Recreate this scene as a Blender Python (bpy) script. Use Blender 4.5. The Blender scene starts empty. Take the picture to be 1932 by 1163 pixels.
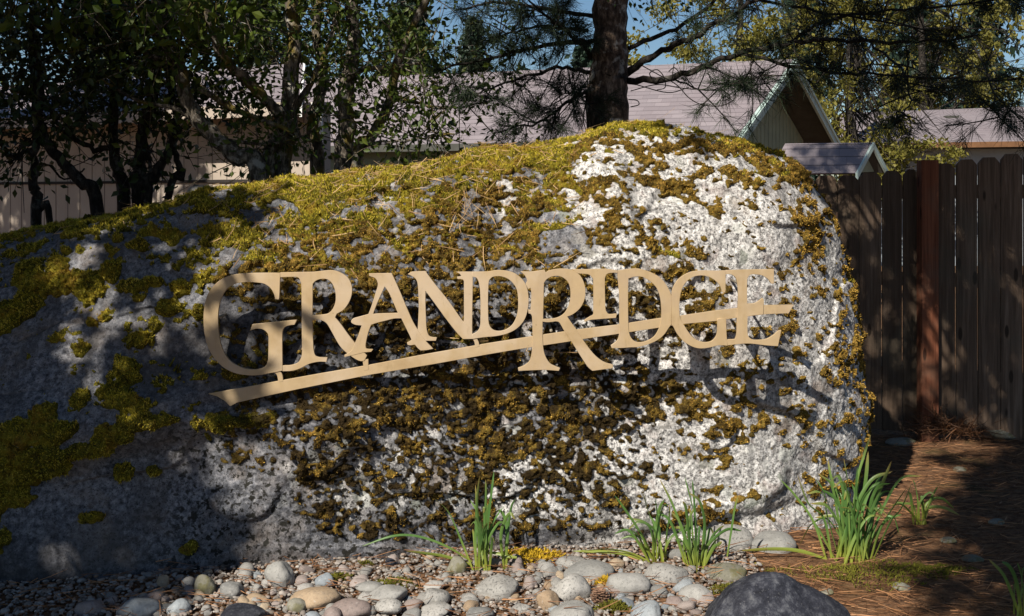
import bpy, bmesh, math, random
import numpy as np
from mathutils import Vector, Matrix

random.seed(7)
rng = np.random.default_rng(7)
SC = bpy.context.scene
COL = SC.collection
R = math.radians

# ------------------------------------------------------------------ camera, sky, sun
F = 2070.0; HZ = 375.0; CX = 966.0; EYE = 1.5      # focal length in photo pixels, horizon row, centre column, eye height
cam_d = bpy.data.cameras.new('camera')
cam = bpy.data.objects.new('camera', cam_d); COL.objects.link(cam)
cam.location = (0, 0, EYE); cam.rotation_euler = (R(90), 0, 0)
cam_d.sensor_width = 36; cam_d.lens = 36 * F / 1932
cam_d.shift_y = -(581.5 - HZ) / 1932
cam_d.clip_start = 0.05; cam_d.clip_end = 1000
SC.camera = cam

SUN_EL, SUN_AZ = R(40), R(32)                      # sun behind the viewer, a little to the left
sun_dir = Vector((-math.sin(SUN_AZ) * math.cos(SUN_EL), -math.cos(SUN_AZ) * math.cos(SUN_EL), math.sin(SUN_EL)))
world = bpy.data.worlds.new('World'); SC.world = world; world.use_nodes = True
wn = world.node_tree
sky = wn.nodes.new('ShaderNodeTexSky'); sky.sky_type = 'NISHITA'; sky.sun_disc = False
sky.sun_elevation = SUN_EL; sky.sun_rotation = math.atan2(sun_dir.x, sun_dir.y)
sky.air_density = 1.0; sky.dust_density = 0.3; sky.ozone_density = 3.0
hs = wn.nodes.new('ShaderNodeHueSaturation'); hs.inputs['Saturation'].default_value = 1.12
wn.links.new(sky.outputs[0], hs.inputs['Color']); wn.links.new(hs.outputs[0], wn.nodes['Background'].inputs[0])
wn.nodes['Background'].inputs[1].default_value = 0.055
sl = bpy.data.lights.new('sun', 'SUN'); sl.energy = 5.0; sl.angle = R(0.55); sl.color = (1.0, 0.93, 0.82)
sun = bpy.data.objects.new('sun', sl); COL.objects.link(sun)
sun.rotation_euler = (-sun_dir).to_track_quat('-Z', 'Y').to_euler()
SC.view_settings.view_transform = 'Standard'; SC.view_settings.look = 'None'
SC.view_settings.exposure = 0.5; SC.view_settings.gamma = 1
SC.cycles.max_bounces = 6; SC.cycles.diffuse_bounces = 3; SC.cycles.transparent_max_bounces = 6
SC.cycles.use_adaptive_sampling = True; SC.cycles.use_denoising = True


KX = sun_dir.x / sun_dir.y; KZ = -sun_dir.z / sun_dir.y        # how far light moves sideways and down per metre of depth

# ------------------------------------------------------------------ helpers
def W(px, py, Y):
    """A point of the place seen at photo pixel (px, py) when it stands Y metres away."""
    return np.array(((px - CX) / F * Y, Y, EYE + (HZ - py) / F * Y))


def tag(o, label=None, cat=None, group=None, kind=None):
    if label: o['label'] = label
    if cat: o['category'] = cat
    if group: o['group'] = group
    if kind: o['kind'] = kind
    return o


def empty(name, loc=(0, 0, 0)):
    o = bpy.data.objects.new(name, None); COL.objects.link(o); o.location = loc
    o.empty_display_size = 0.1
    return o


def link(name, me, mat=None, parent=None):
    o = bpy.data.objects.new(name, me); COL.objects.link(o)
    if mat is not None: me.materials.append(mat)
    if parent is not None:
        o.parent = parent
        o.matrix_parent_inverse = Matrix.Translation(-Vector(parent.location))
    return o


def np_mesh(name, V, faces, k=None, smooth=True):
    """faces: (n,k) integer array."""
    me = bpy.data.meshes.new(name)
    V = np.ascontiguousarray(V, np.float32); faces = np.ascontiguousarray(faces, np.int32)
    n, k = faces.shape
    me.vertices.add(len(V)); me.vertices.foreach_set('co', V.ravel())
    me.loops.add(n * k); me.loops.foreach_set('vertex_index', faces.ravel())
    me.polygons.add(n)
    me.polygons.foreach_set('loop_start', np.arange(0, n * k, k, dtype=np.int32))
    me.polygons.foreach_set('use_smooth', np.full(n, smooth))
    me.update(calc_edges=True)
    return me


class MB:
    """Collects quads and polygons, links them as ONE mesh object."""
    def __init__(s): s.v = []; s.f = []
    def poly(s, pts):
        b = len(s.v); s.v += [tuple(p) for p in pts]; s.f.append(tuple(range(b, b + len(pts))))
    def prism(s, pts, vec):
        """A closed outline pushed along vec."""
        n = len(pts); b = len(s.v); vec = np.array(vec)
        s.v += [tuple(p) for p in pts] + [tuple(np.array(p) + vec) for p in pts]
        s.f.append(tuple(range(b, b + n))); s.f.append(tuple(range(b + 2 * n - 1, b + n - 1, -1)))
        for i in range(n):
            j = (i + 1) % n
            s.f.append((b + i, b + n + i, b + n + j, b + j))
    def box(s, x0, x1, y0, y1, z0, z1):
        s.prism([(x0, y0, z0), (x1, y0, z0), (x1, y0, z1), (x0, y0, z1)], (0, y1 - y0, 0))
    def tube(s, pts, radii, n=8, cap=True):
        pts = [np.array(p, float) for p in pts]
        b = len(s.v); m = len(pts)
        ref = np.array((0.31, 0.17, 0.93))
        for i, p in enumerate(pts):
            t = pts[min(i + 1, m - 1)] - pts[max(i - 1, 0)]
            t = t / (np.linalg.norm(t) + 1e-9)
            a = np.cross(t, ref); a /= np.linalg.norm(a) + 1e-9
            c = np.cross(t, a)
            ref = np.cross(a, t) if abs(np.dot(a, t)) < .9 else ref
            for k in range(n):
                w = 2 * math.pi * k / n
                s.v.append(tuple(p + radii[i] * (a * math.cos(w) + c * math.sin(w))))
        for i in range(m - 1):
            for k in range(n):
                k2 = (k + 1) % n
                s.f.append((b + i * n + k, b + i * n + k2, b + (i + 1) * n + k2, b + (i + 1) * n + k))
        if cap:
            s.f.append(tuple(b + k for k in range(n - 1, -1, -1)))
            s.f.append(tuple(b + (m - 1) * n + k for k in range(n)))
    def build(s, name, mat, parent=None, smooth=False, bevel=0):
        me = bpy.data.meshes.new(name); me.from_pydata(s.v, [], s.f); me.update()
        bm = bmesh.new(); bm.from_mesh(me); bmesh.ops.recalc_face_normals(bm, faces=bm.faces); bm.to_mesh(me); bm.free()
        if smooth:
            me.polygons.foreach_set('use_smooth', np.full(len(me.polygons), True))
        o = link(name, me, mat, parent)
        if bevel:
            md = o.modifiers.new('edge', 'BEVEL'); md.width = bevel; md.segments = 2; md.limit_method = 'ANGLE'
        return o


def spline(pts, n=6):
    """Catmull-Rom through points."""
    P = [np.array(p, float) for p in pts]
    P = [2 * P[0] - P[1]] + P + [2 * P[-1] - P[-2]]
    out = []
    for i in range(1, len(P) - 2):
        a, b, c, d = P[i - 1], P[i], P[i + 1], P[i + 2]
        for k in range(n):
            t = k / n
            out.append(.5 * ((2 * b) + (-a + c) * t + (2 * a - 5 * b + 4 * c - d) * t * t + (-a + 3 * b - 3 * c + d) * t ** 3))
    out.append(P[-2])
    return out


def hash3(ix, iy, iz, seed):
    h = (ix.astype(np.uint32) * np.uint32(374761393) + iy.astype(np.uint32) * np.uint32(668265263)
         + iz.astype(np.uint32) * np.uint32(2246822519) + np.uint32((seed * 3266489917) & 0xffffffff))
    h = (h ^ (h >> np.uint32(15))) * np.uint32(2246822519)
    h = (h ^ (h >> np.uint32(13))) * np.uint32(3266489917)
    return h ^ (h >> np.uint32(16))


def noise(P, period, seed=0):
    """Gradient noise, about -1..1 with a standard deviation near 0.3."""
    Q = np.asarray(P, np.float64) / period + 1000.0 + seed * 7.31
    I = np.floor(Q).astype(np.int64); Fr = Q - I
    U = Fr ** 3 * (Fr * (Fr * 6 - 15) + 10)
    out = 0
    for dx in (0, 1):
        wx = U[:, 0] if dx else 1 - U[:, 0]
        for dy in (0, 1):
            wy = U[:, 1] if dy else 1 - U[:, 1]
            for dz in (0, 1):
                wz = U[:, 2] if dz else 1 - U[:, 2]
                h = hash3(I[:, 0] + dx, I[:, 1] + dy, I[:, 2] + dz, seed)
                gx = (h & np.uint32(1023)).astype(np.float32) / 511.5 - 1
                gy = ((h >> np.uint32(10)) & np.uint32(1023)).astype(np.float32) / 511.5 - 1
                gz = ((h >> np.uint32(20)) & np.uint32(1023)).astype(np.float32) / 511.5 - 1
                out = out + wx * wy * wz * (gx * (Fr[:, 0] - dx) + gy * (Fr[:, 1] - dy) + gz * (Fr[:, 2] - dz))
    return out * 1.2


def fbm(P, period, oct=3, seed=0, gain=.5):
    o = 0; a = 1
    for i in range(oct):
        o = o + a * noise(P, period / 2 ** i, seed + i * 17); a *= gain
    return o


def sstep(a, b, x):
    t = np.clip((x - a) / (b - a), 0, 1)
    return t * t * (3 - 2 * t)


# ------------------------------------------------------------------ materials
class Nodes:
    def __init__(s, name):
        s.m = bpy.data.materials.new(name); s.m.use_nodes = True
        s.t = s.m.node_tree; s.b = s.t.nodes['Principled BSDF']; s.out = s.t.nodes['Material Output']
        s.b.inputs['Specular IOR Level'].default_value = 0.25
        s.co = s.t.nodes.new('ShaderNodeTexCoord').outputs['Object']
    def n(s, kind, **kw):
        nd = s.t.nodes.new(kind)
        for k, v in kw.items():
            if k in nd.inputs.keys(): nd.inputs[k].default_value = v
            else: setattr(nd, k, v)
        return nd
    def l(s, a, b): s.t.links.new(a, b); return b
    def noise(s, scale, detail=4, rough=.55, co=None, dist=0):
        nd = s.n('ShaderNodeTexNoise', Scale=scale, Detail=detail, Roughness=rough, Distortion=dist)
        s.l(co or s.co, nd.inputs['Vector']); return nd.outputs['Fac']
    def vor(s, scale, feat='F1', co=None, out='Distance'):
        nd = s.n('ShaderNodeTexVoronoi', Scale=scale); nd.feature = feat
        s.l(co or s.co, nd.inputs['Vector']); return nd.outputs[out]
    def ramp(s, fac, stops, interp='LINEAR'):
        nd = s.n('ShaderNodeValToRGB'); cr = nd.color_ramp; cr.interpolation = interp
        while len(cr.elements) < len(stops): cr.elements.new(.5)
        for e, (p, c) in zip(cr.elements, stops):
            e.position = p; e.color = (*c, 1) if len(c) == 3 else c
        s.l(fac, nd.inputs[0]); return nd.outputs[0]
    def val(s, fac, lo, hi, a=0., b=1.):
        nd = s.n('ShaderNodeMapRange'); nd.interpolation_type = 'SMOOTHSTEP'
        s.l(fac, nd.inputs[0])
        for i, v in zip((1, 2, 3, 4), (lo, hi, a, b)): nd.inputs[i].default_value = v
        return nd.outputs[0]
    def mix(s, fac, a, b, mode='MIX'):
        nd = s.n('ShaderNodeMix'); nd.data_type = 'RGBA'; nd.blend_type = mode
        if isinstance(fac, (int, float)): nd.inputs[0].default_value = fac
        else: s.l(fac, nd.inputs[0])
        for sock, v in ((nd.inputs[6], a), (nd.inputs[7], b)):
            if isinstance(v, tuple): sock.default_value = (*v, 1)
            else: s.l(v, sock)
        return nd.outputs[2]
    def math(s, op, a, b=None):
        nd = s.n('ShaderNodeMath'); nd.operation = op
        for sock, v in zip(nd.inputs, (a, b)):
            if v is None: continue
            if isinstance(v, (int, float)): sock.default_value = v
            else: s.l(v, sock)
        return nd.outputs[0]
    def attr(s, name):
        nd = s.n('ShaderNodeAttribute'); nd.attribute_name = name; return nd
    def rand(s): return s.n('ShaderNodeObjectInfo').outputs['Random']
    def geo_rand(s): return s.n('ShaderNodeNewGeometry').outputs['Random Per Island']
    def scaled(s, sc):
        nd = s.n('ShaderNodeMapping'); nd.inputs['Scale'].default_value = sc
        s.l(s.co, nd.inputs[0]); return nd.outputs[0]
    def col(s, c): s.l(c, s.b.inputs['Base Color']) if not isinstance(c, tuple) else setattr(s.b.inputs['Base Color'], 'default_value', (*c, 1))
    def rough(s, v):
        if isinstance(v, (int, float)): s.b.inputs['Roughness'].default_value = v
        else: s.l(v, s.b.inputs['Roughness'])
    def bump(s, h, strength=.5, dist=.01, prev=None):
        nd = s.n('ShaderNodeBump', Strength=strength, Distance=dist)
        s.l(h, nd.inputs['Height'])
        if prev is not None: s.l(prev, nd.inputs['Normal'])
        s.l(nd.outputs[0], s.b.inputs['Normal']); return nd.outputs[0]
    def translucent(s, color, amount):
        tr = s.n('ShaderNodeBsdfTranslucent'); mx = s.n('ShaderNodeMixShader')
        if isinstance(color, tuple): tr.inputs[0].default_value = (*color, 1)
        else: s.l(color, tr.inputs[0])
        mx.inputs[0].default_value = amount
        s.l(s.b.outputs[0], mx.inputs[1]); s.l(tr.outputs[0], mx.inputs[2]); s.l(mx.outputs[0], s.out.inputs[0])


def mat_rock():
    k = Nodes('granite_with_lichen')
    pale = k.attr('pale').outputs['Fac']; dark = k.attr('dark').outputs['Fac']
    n1 = k.noise(5, 5, .6); n2 = k.noise(46, 5, .72); n3 = k.noise(150, 3, .6)
    grey = k.ramp(n2, [(.30, (.022, .023, .028)), (.42, (.085, .087, .097)), (.52, (.165, .168, .185)), (.66, (.30, .295, .305))])
    grey = k.mix(k.val(n1, .45, .7, 0, .5), grey, (.20, .16, .13))
    lich = k.ramp(k.noise(62, 6, .78), [(.34, (.04, .04, .04)), (.43, (.22, .21, .205)), (.50, (.52, .505, .485)), (.61, (.74, .72, .695))])
    lich = k.mix(k.val(k.noise(9, 4, .6), .52, .68, 0, .55), lich, (.36, .29, .27))
    amt = k.math('ADD', pale, k.math('MULTIPLY', k.math('SUBTRACT', n1, .5), 1.6))
    c = k.mix(k.val(amt, .35, .65), grey, lich)
    rings = k.n('ShaderNodeTexVoronoi', Scale=11.); wv = k.n('ShaderNodeVectorMath'); wv.operation = 'ADD'
    nz = k.n('ShaderNodeTexNoise', Scale=9., Detail=4.); k.l(k.co, nz.inputs['Vector']); sc = k.n('ShaderNodeVectorMath'); sc.operation = 'SCALE'; sc.inputs['Scale'].default_value = .09
    k.l(nz.outputs['Color'], sc.inputs[0]); k.l(k.co, wv.inputs[0]); k.l(sc.outputs[0], wv.inputs[1]); k.l(wv.outputs[0], rings.inputs['Vector'])
    sepc = k.n('ShaderNodeSeparateColor'); k.l(rings.outputs['Color'], sepc.inputs[0])
    disc = k.math('MULTIPLY', k.val(pale, .15, .55), k.val(rings.outputs['Distance'], .42, .34)); disc = k.math('MULTIPLY', disc, k.val(sepc.outputs[0], .52, .56))
    c = k.mix(k.math('MULTIPLY', disc, k.val(n2, .35, .5, .25, .8)), c, k.ramp(sepc.outputs[1], [(0, (.55, .56, .52)), (.35, (.62, .60, .57)), (.6, (.33, .30, .27)), (1, (.24, .26, .22))]))
    drip = k.noise(2.4, 5, .62, k.scaled((2.2, 1, .55)), .5)
    c = k.mix(k.val(drip, .50, .66, 0, .62), c, (.062, .060, .060))
    c = k.mix(k.val(k.noise(4.5, 4, .6), .56, .68, 0, .4), c, (.24, .18, .13))
    sp = k.val(n3, .565, .66, 0, .85)
    c = k.mix(sp, c, (.025, .024, .022))
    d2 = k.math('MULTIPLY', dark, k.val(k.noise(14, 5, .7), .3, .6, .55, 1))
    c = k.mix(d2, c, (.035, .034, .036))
    blk = k.math('MULTIPLY', k.attr('speck').outputs['Fac'], k.val(k.noise(38, 3, .6), .53, .60))
    c = k.mix(blk, c, (.018, .017, .014))
    k.col(c); k.rough(.92)
    p = k.bump(n2, .6, .012); k.bump(n3, .5, .004, p)
    return k.m


def mat_moss():
    k = Nodes('moss')
    g = k.attr('green').outputs['Fac']
    n1 = k.noise(7, 4, .6); n2 = k.noise(40, 4, .65); n3 = k.noise(210, 3, .6)
    brown = k.ramp(k.noise(16, 4, .65), [(.33, (.025, .016, .007)), (.45, (.075, .045, .012)), (.56, (.15, .10, .02)), (.68, (.26, .15, .035))])
    green = k.ramp(n1, [(.32, (.04, .042, .007)), (.48, (.11, .10, .012)), (.60, (.21, .17, .018)), (.72, (.12, .065, .015))])
    am = k.math('ADD', g, k.math('MULTIPLY', k.math('SUBTRACT', n1, .5), 1.3))
    c = k.mix(k.val(am, .3, .75), brown, green)
    c = k.mix(k.val(n2, .38, .52, .75, 0), c, (.022, .018, .008))
    c = k.mix(k.val(n3, .50, .70, 0, .35), c, (.42, .34, .08))
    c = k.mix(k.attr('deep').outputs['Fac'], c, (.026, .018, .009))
    k.col(c); k.rough(1.0); k.b.inputs['Specular IOR Level'].default_value = .05
    p = k.bump(n2, .8, .012); k.bump(n3, .9, .006, p)
    return k.m


def mat_shoots():
    k = Nodes('moss_shoots')
    g = k.attr('green').outputs['Fac']; t = k.attr('tone').outputs['Fac']; n1 = k.noise(7, 4, .6); n2 = k.noise(16, 4, .65)
    tt = k.math('SUBTRACT', k.math('ADD', k.math('ADD', k.math('MULTIPLY', t, .40), k.math('MULTIPLY', n2, .55)), k.math('MULTIPLY', k.noise(48, 4, .65), .65)), .27)
    brown = k.ramp(tt, [(.22, (.030, .018, .008)), (.40, (.15, .082, .018)), (.56, (.42, .25, .040)), (.76, (.66, .42, .10))])
    green = k.ramp(tt, [(.22, (.045, .042, .008)), (.40, (.20, .165, .016)), (.56, (.48, .39, .030)), (.76, (.66, .52, .09))])
    green = k.mix(k.val(n1, .52, .66, 0, .65), green, (.30, .15, .03))
    am = k.math('ADD', g, k.math('MULTIPLY', k.math('SUBTRACT', n1, .5), 1.3))
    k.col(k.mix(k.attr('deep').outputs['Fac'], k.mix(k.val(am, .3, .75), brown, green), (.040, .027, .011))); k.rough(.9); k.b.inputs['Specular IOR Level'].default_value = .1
    return k.m


def mat_brass():
    k = Nodes('weathered_brass_plate')
    n = k.noise(5, 5, .65); st = k.noise(6, 4, .6, k.scaled((5, 1, .6)))
    c = k.ramp(n, [(.3, (.36, .255, .135)), (.5, (.44, .325, .187)), (.7, (.40, .297, .19))])
    c = k.mix(k.val(st, .50, .70, 0, .22), c, (.33, .225, .095))
    c = k.mix(k.val(k.noise(3.2, 4, .6), .46, .62, 0, .6), c, (.50, .40, .29))
    c = k.mix(k.val(k.noise(14, 5, .7, k.scaled((1.6, 1, .5))), .58, .72, 0, .32), c, (.24, .17, .075))
    c = k.mix(k.val(k.noise(90, 3, .6), .68, .76, 0, .4), c, (.12, .08, .03))
    k.col(c); k.b.inputs['Metallic'].default_value = .2
    k.rough(k.val(k.noise(30, 4, .6), .3, .7, .5, .72)); k.b.inputs['Specular IOR Level'].default_value = .4
    k.bump(k.noise(160, 3), .08, .002)
    return k.m


def mat_stone(name, cols, speck=0.0, moss=0.0):
    k = Nodes(name)
    n = k.noise(12, 5, .6); r = k.rand()
    c = k.ramp(k.math('ADD', k.math('MULTIPLY', n, .6), k.math('MULTIPLY', r, .4)), [(.25, cols[0]), (.5, cols[1]), (.75, cols[2])])
    c = k.mix(k.val(k.noise(7, 4, .6, k.scaled((.6, .6, 2.5)), 1.2), .52, .66, 0, .45), c, (.13, .115, .10))
    c = k.mix(k.val(k.noise(110, 3, .7), .52, .66, 0, .25 + speck), c, (.05, .05, .05))
    c = k.mix(k.val(k.noise(70, 4, .7), .58, .72, 0, .3 + speck * .5), c, (.55, .53, .5))
    if moss:
        c = k.mix(k.val(k.noise(16, 4, .6), .48, .62, 0, moss), c, (.10, .09, .015))
    k.col(c); k.rough(.85)
    p = k.bump(k.noise(30, 5, .6), .35, .01); k.bump(k.noise(170, 3), .3, .003, p)
    return k.m


def mat_basalt():
    k = Nodes('dark_basalt')
    c = k.ramp(k.noise(22, 6, .75), [(.35, (.010, .011, .016)), (.5, (.028, .030, .041)), (.6, (.080, .084, .098)), (.72, (.16, .16, .165))])
    c = k.mix(k.val(k.noise(5, 4, .6), .4, .65, 0, .7), c, (.013, .014, .020))
    c = k.mix(k.val(k.noise(130, 3, .7), .6, .7, 0, .4), c, (.20, .20, .20))
    k.col(c); k.rough(.8); p = k.bump(k.noise(18, 6, .7), .6, .015); k.bump(k.noise(140, 3), .4, .003, p)
    return k.m


def mat_leaf(name, a, b, c, trans=.35):
    k = Nodes(name)
    col = k.ramp(k.geo_rand(), [(.0, a), (.5, b), (1., c)])
    col = k.mix(k.val(k.noise(3, 3), .35, .65, 0, .4), col, a)
    k.col(col); k.rough(.5); k.b.inputs['Specular IOR Level'].default_value = .35
    k.translucent(col, trans)
    return k.m


def mat_daff():
    k = Nodes('daffodil_leaf')
    c = k.ramp(k.geo_rand(), [(0, (.07, .155, .040)), (.5, (.105, .215, .050)), (1, (.17, .28, .065))])
    sx = k.n('ShaderNodeSeparateXYZ'); k.l(k.co, sx.inputs[0])
    c = k.mix(k.val(sx.outputs[2], .0, .16, .9, 0), c, (.34, .36, .05))
    c = k.mix(k.attr('tip').outputs['Fac'], c, (.36, .24, .07))
    st = k.noise(120, 2, .5, k.scaled((1, 1, .03))); c = k.mix(k.val(st, .5, .7, 0, .3), c, (.17, .28, .10))
    k.col(c); k.rough(.42); k.b.inputs['Specular IOR Level'].default_value = .4; k.translucent(c, .35)
    return k.m


def mat_bark(name, a, b, mossc=None, lich=.5):
    k = Nodes(name)
    n = k.noise(9, 6, .7, k.scaled((1, 1, .35))); n2 = k.noise(34, 5, .7, k.scaled((1, 1, .4)))
    c = k.ramp(n2, [(.35, tuple(x * .35 for x in a)), (.5, a), (.65, b)])
    c = k.mix(k.val(k.noise(11, 4, .6), .56, .66, 0, lich), c, (.42, .40, .36))
    if mossc: c = k.mix(k.val(k.noise(5, 4, .6), .5, .62, 0, .9), c, mossc)
    k.col(c); k.rough(.95)
    p = k.bump(n, .8, .03); k.bump(n2, .9, .012, p)
    return k.m


def mat_siding():
    k = Nodes('painted_siding')
    c = k.ramp(k.noise(2.2, 4), [(.3, (.36, .30, .245)), (.7, (.43, .365, .30))])
    c = k.mix(k.val(k.noise(20, 4, .6, k.scaled((1, 1, .08))), .5, .75, 0, .25), c, (.25, .20, .16))
    k.col(c); k.rough(.8)
    k.bump(k.noise(40, 4, .6, k.scaled((2, 2, .1))), .25, .006)
    return k.m


def mat_plain(name, c, rough=.7, var=.25, scale=6):
    k = Nodes(name)
    k.col(k.ramp(k.noise(scale, 5, .65), [(.3, tuple(x * (1 - var) for x in c)), (.7, tuple(min(1, x * (1 + var)) for x in c))]))
    k.rough(rough); k.bump(k.noise(scale * 12, 3), .15, .004)
    return k.m


def mat_shingle():
    k = Nodes('asphalt_shingles')
    nd = k.n('ShaderNodeTexBrick', Scale=1.0); nd.offset = .37
    uv = k.attr('uvco').outputs['Vector']; k.l(uv, nd.inputs['Vector'])
    for nm, v in (('Mortar Size', .003), ('Brick Width', .26), ('Row Height', .145), ('Mortar Smooth', .5)): nd.inputs[nm].default_value = v
    nd.inputs['Color1'].default_value = (.195, .170, .182, 1); nd.inputs['Color2'].default_value = (.255, .222, .234, 1)
    nd.inputs['Mortar'].default_value = (.14, .115, .12, 1)
    sx = k.n('ShaderNodeSeparateXYZ'); k.l(uv, sx.inputs[0])
    wob = k.math('MULTIPLY', k.noise(3, 3), .02)
    fr = k.math('FRACT', k.math('DIVIDE', k.math('ADD', sx.outputs[1], wob), .145))
    c = k.mix(k.val(k.noise(1.1, 4), .4, .7, 0, .5), nd.outputs[0], (.20, .165, .175))
    c = k.mix(k.val(k.noise(60, 3), .5, .7, 0, .35), c, (.12, .10, .105))
    c = k.mix(k.val(fr, .0, .16, .85, 0), c, (.045, .038, .042))
    k.col(c); k.rough(.95); k.bump(fr, -.5, .02)
    return k.m


def mat_wood(name, a, b):
    k = Nodes(name)
    g = k.noise(16, 6, .65, k.scaled((3, 3, .12)), .6)
    c = k.ramp(g, [(.3, tuple(x * .5 for x in a)), (.5, a), (.7, b)])
    ri = k.geo_rand()
    c = k.mix(k.math('MULTIPLY', ri, .65), c, tuple(x * .40 for x in a))
    kn = k.vor(2.6, 'F1', k.scaled((4, 4, 1.2))); c = k.mix(k.val(kn, .16, .10), c, tuple(x * .25 for x in a))
    c = k.mix(k.val(k.noise(3, 4), .5, .7, 0, .4), c, (.10, .095, .07))
    k.col(c); k.rough(.85); k.bump(g, .5, .006)
    return k.m


def mat_ground():
    k = Nodes('pine_straw_and_soil')
    n1 = k.noise(2.2, 5, .6); n2 = k.noise(30, 5, .7); n3 = k.noise(60, 4, .7, k.scaled((.25, 1, 1)))
    c = k.ramp(n2, [(.3, (.035, .018, .009)), (.5, (.135, .066, .030)), (.68, (.24, .13, .065))])
    c = k.mix(k.val(n3, .5, .62, 0, .5), c, (.27, .16, .09))
    c = k.mix(k.val(n1, .55, .7, 0, .6), c, (.055, .05, .014))
    k.col(c); k.rough(1)
    p = k.bump(n2, .8, .03); k.bump(n3, .6, .01, p)
    return k.m


def mat_needle(name, a, b):
    k = Nodes(name)
    k.col(k.ramp(k.geo_rand(), [(0, a), (1, b)])); k.rough(.6)
    return k.m


M = dict(
    rock=mat_rock(), moss=mat_moss(), shoots=mat_shoots(), brass=mat_brass(),
    pale=mat_stone('pale_granite', ((.20, .19, .175), (.29, .28, .26), (.39, .375, .35)), .45),
    grey=mat_stone('grey_river_stone', ((.16, .16, .155), (.25, .245, .23), (.34, .33, .31)), .1),
    blue=mat_stone('blue_grey_stone', ((.15, .17, .19), (.23, .255, .275), (.33, .35, .36)), .1),
    tan=mat_stone('tan_stone', ((.27, .19, .12), (.36, .27, .18), (.44, .36, .26)), .05),
    pink=mat_stone('pinkish_stone', ((.20, .155, .14), (.27, .22, .20), (.34, .29, .265)), .1),
    olive=mat_stone('olive_stone', ((.12, .115, .085), (.19, .18, .14), (.25, .24, .20)), .1, .6),
    dark=mat_basalt(),
    leaf=mat_leaf('shrub_leaf', (.032, .058, .009), (.075, .115, .016), (.15, .18, .028)),
    bright=mat_leaf('young_leaf', (.06, .10, .014), (.10, .15, .02), (.15, .19, .03), .45),
    yel=mat_leaf('spring_leaf', (.17, .16, .03), (.27, .25, .05), (.36, .31, .08), .5),
    conif=mat_leaf('conifer_spray', (.012, .028, .018), (.022, .042, .026), (.035, .058, .032), .15),
    shade=mat_leaf('canopy_leaf', (.02, .035, .008), (.035, .055, .012), (.05, .07, .015), .12),
    needle=mat_needle('green_needle', (.010, .020, .010), (.028, .042, .018)),
    straw=mat_needle('dry_needle', (.24, .13, .055), (.50, .34, .17)),
    fern=mat_needle('dead_frond', (.05, .024, .012), (.20, .095, .045)),
    straw2=mat_needle('old_needle', (.10, .042, .020), (.38, .195, .09)),
    daff=mat_daff(),
    bark=mat_bark('pine_bark', (.085, .060, .045), (.27, .20, .15), None, .85),
    bark2=mat_bark('mossy_bark', (.10, .084, .066), (.34, .29, .235), (.15, .115, .022), .8),
    bark3=mat_bark('dark_bark', (.022, .018, .015), (.055, .045, .036), None, .15),
    siding=mat_siding(), shingle=mat_shingle(),
    sage=mat_plain('sage_siding', (.27, .305, .215), .8, .12, 3),
    trim=mat_plain('pale_green_trim', (.40, .50, .46), .6, .1, 5),
    white=mat_plain('white_trim', (.75, .75, .73), .5, .06, 5),
    darkline=mat_plain('dark_flashing', (.03, .025, .022), .8, .2),
    groove=mat_plain('siding_groove', (.17, .14, .115), .8, .2),
    soffit=mat_plain('dark_soffit', (.07, .07, .06), .8, .2),
    gutter=mat_plain('brown_gutter', (.17, .085, .04), .6, .2),
    fence=mat_wood('weathered_fence_wood', (.175, .118, .080), (.30, .215, .155)),
    post=mat_wood('red_brown_post', (.19, .065, .032), (.30, .115, .058)),
    ground=mat_ground(),
    ymoss=mat_plain('yellow_moss', (.46, .30, .02), 1, .4, 60),
    gmoss=mat_plain('green_moss', (.12, .115, .014), 1, .5, 50),
    pin=mat_plain('steel_pin', (.25, .22, .17), .5, .2),
    cone=mat_plain('pine_cone', (.22, .13, .085), .9, .4, 40),
)

# ------------------------------------------------------------------ ground
def ground():
    xs = np.concatenate([np.linspace(-260, -6, 24), np.linspace(-5.6, 5.6, 190), np.linspace(6, 260, 24)])
    ys = np.concatenate([np.linspace(-120, 2.4, 14), np.linspace(2.7, 8.5, 130), np.linspace(9, 420, 40)])
    X, Y = np.meshgrid(xs, ys)
    P = np.stack([X.ravel(), Y.ravel(), np.zeros(X.size)], 1)
    near = np.exp(-((P[:, 0] / 7) ** 2 + ((P[:, 1] - 5) / 5) ** 2))
    z = near * (.035 * fbm(P, 1.3, 3, 3) + .012 * noise(P, .22, 8) + .006 * noise(P, .07, 9))
    z += sstep(1.9, 4.5, P[:, 0]) * near * .06
    P[:, 2] = z
    n, m = len(ys), len(xs)
    i = np.arange(n * m).reshape(n, m)
    fc = np.stack([i[:-1, :-1], i[:-1, 1:], i[1:, 1:], i[1:, :-1]], -1).reshape(-1, 4)
    o = link('ground', np_mesh('ground', P, fc), M['ground']); tag(o, kind='structure')

ground()

# ------------------------------------------------------------------ the boulder
YS = 5.25                                       # the vertical section that carries the boulder's outline
BC = np.array((-0.30, 5.42, 0.55))
outl = [(1600, 1120), (900, 1140), (200, 1160), (-150, 1150), (-330, 1000), (-340, 800), (-250, 600), (-100, 492), (0, 456),
        (130, 426), (260, 399), (330, 382), (450, 358), (600, 341), (680, 330), (760, 316), (850, 305), (950, 292), (1040, 278), (1100, 266),
        (1150, 250), (1220, 240), (1300, 241), (1380, 247), (1440, 261), (1500, 291), (1540, 328), (1570, 376), (1600, 438),
        (1620, 500), (1635, 570), (1645, 650), (1650, 720), (1649, 790), (1644, 860), (1636, 960), (1622, 1060)]


RNG_X = lambda x: (x > -2.9).astype(float)


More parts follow.
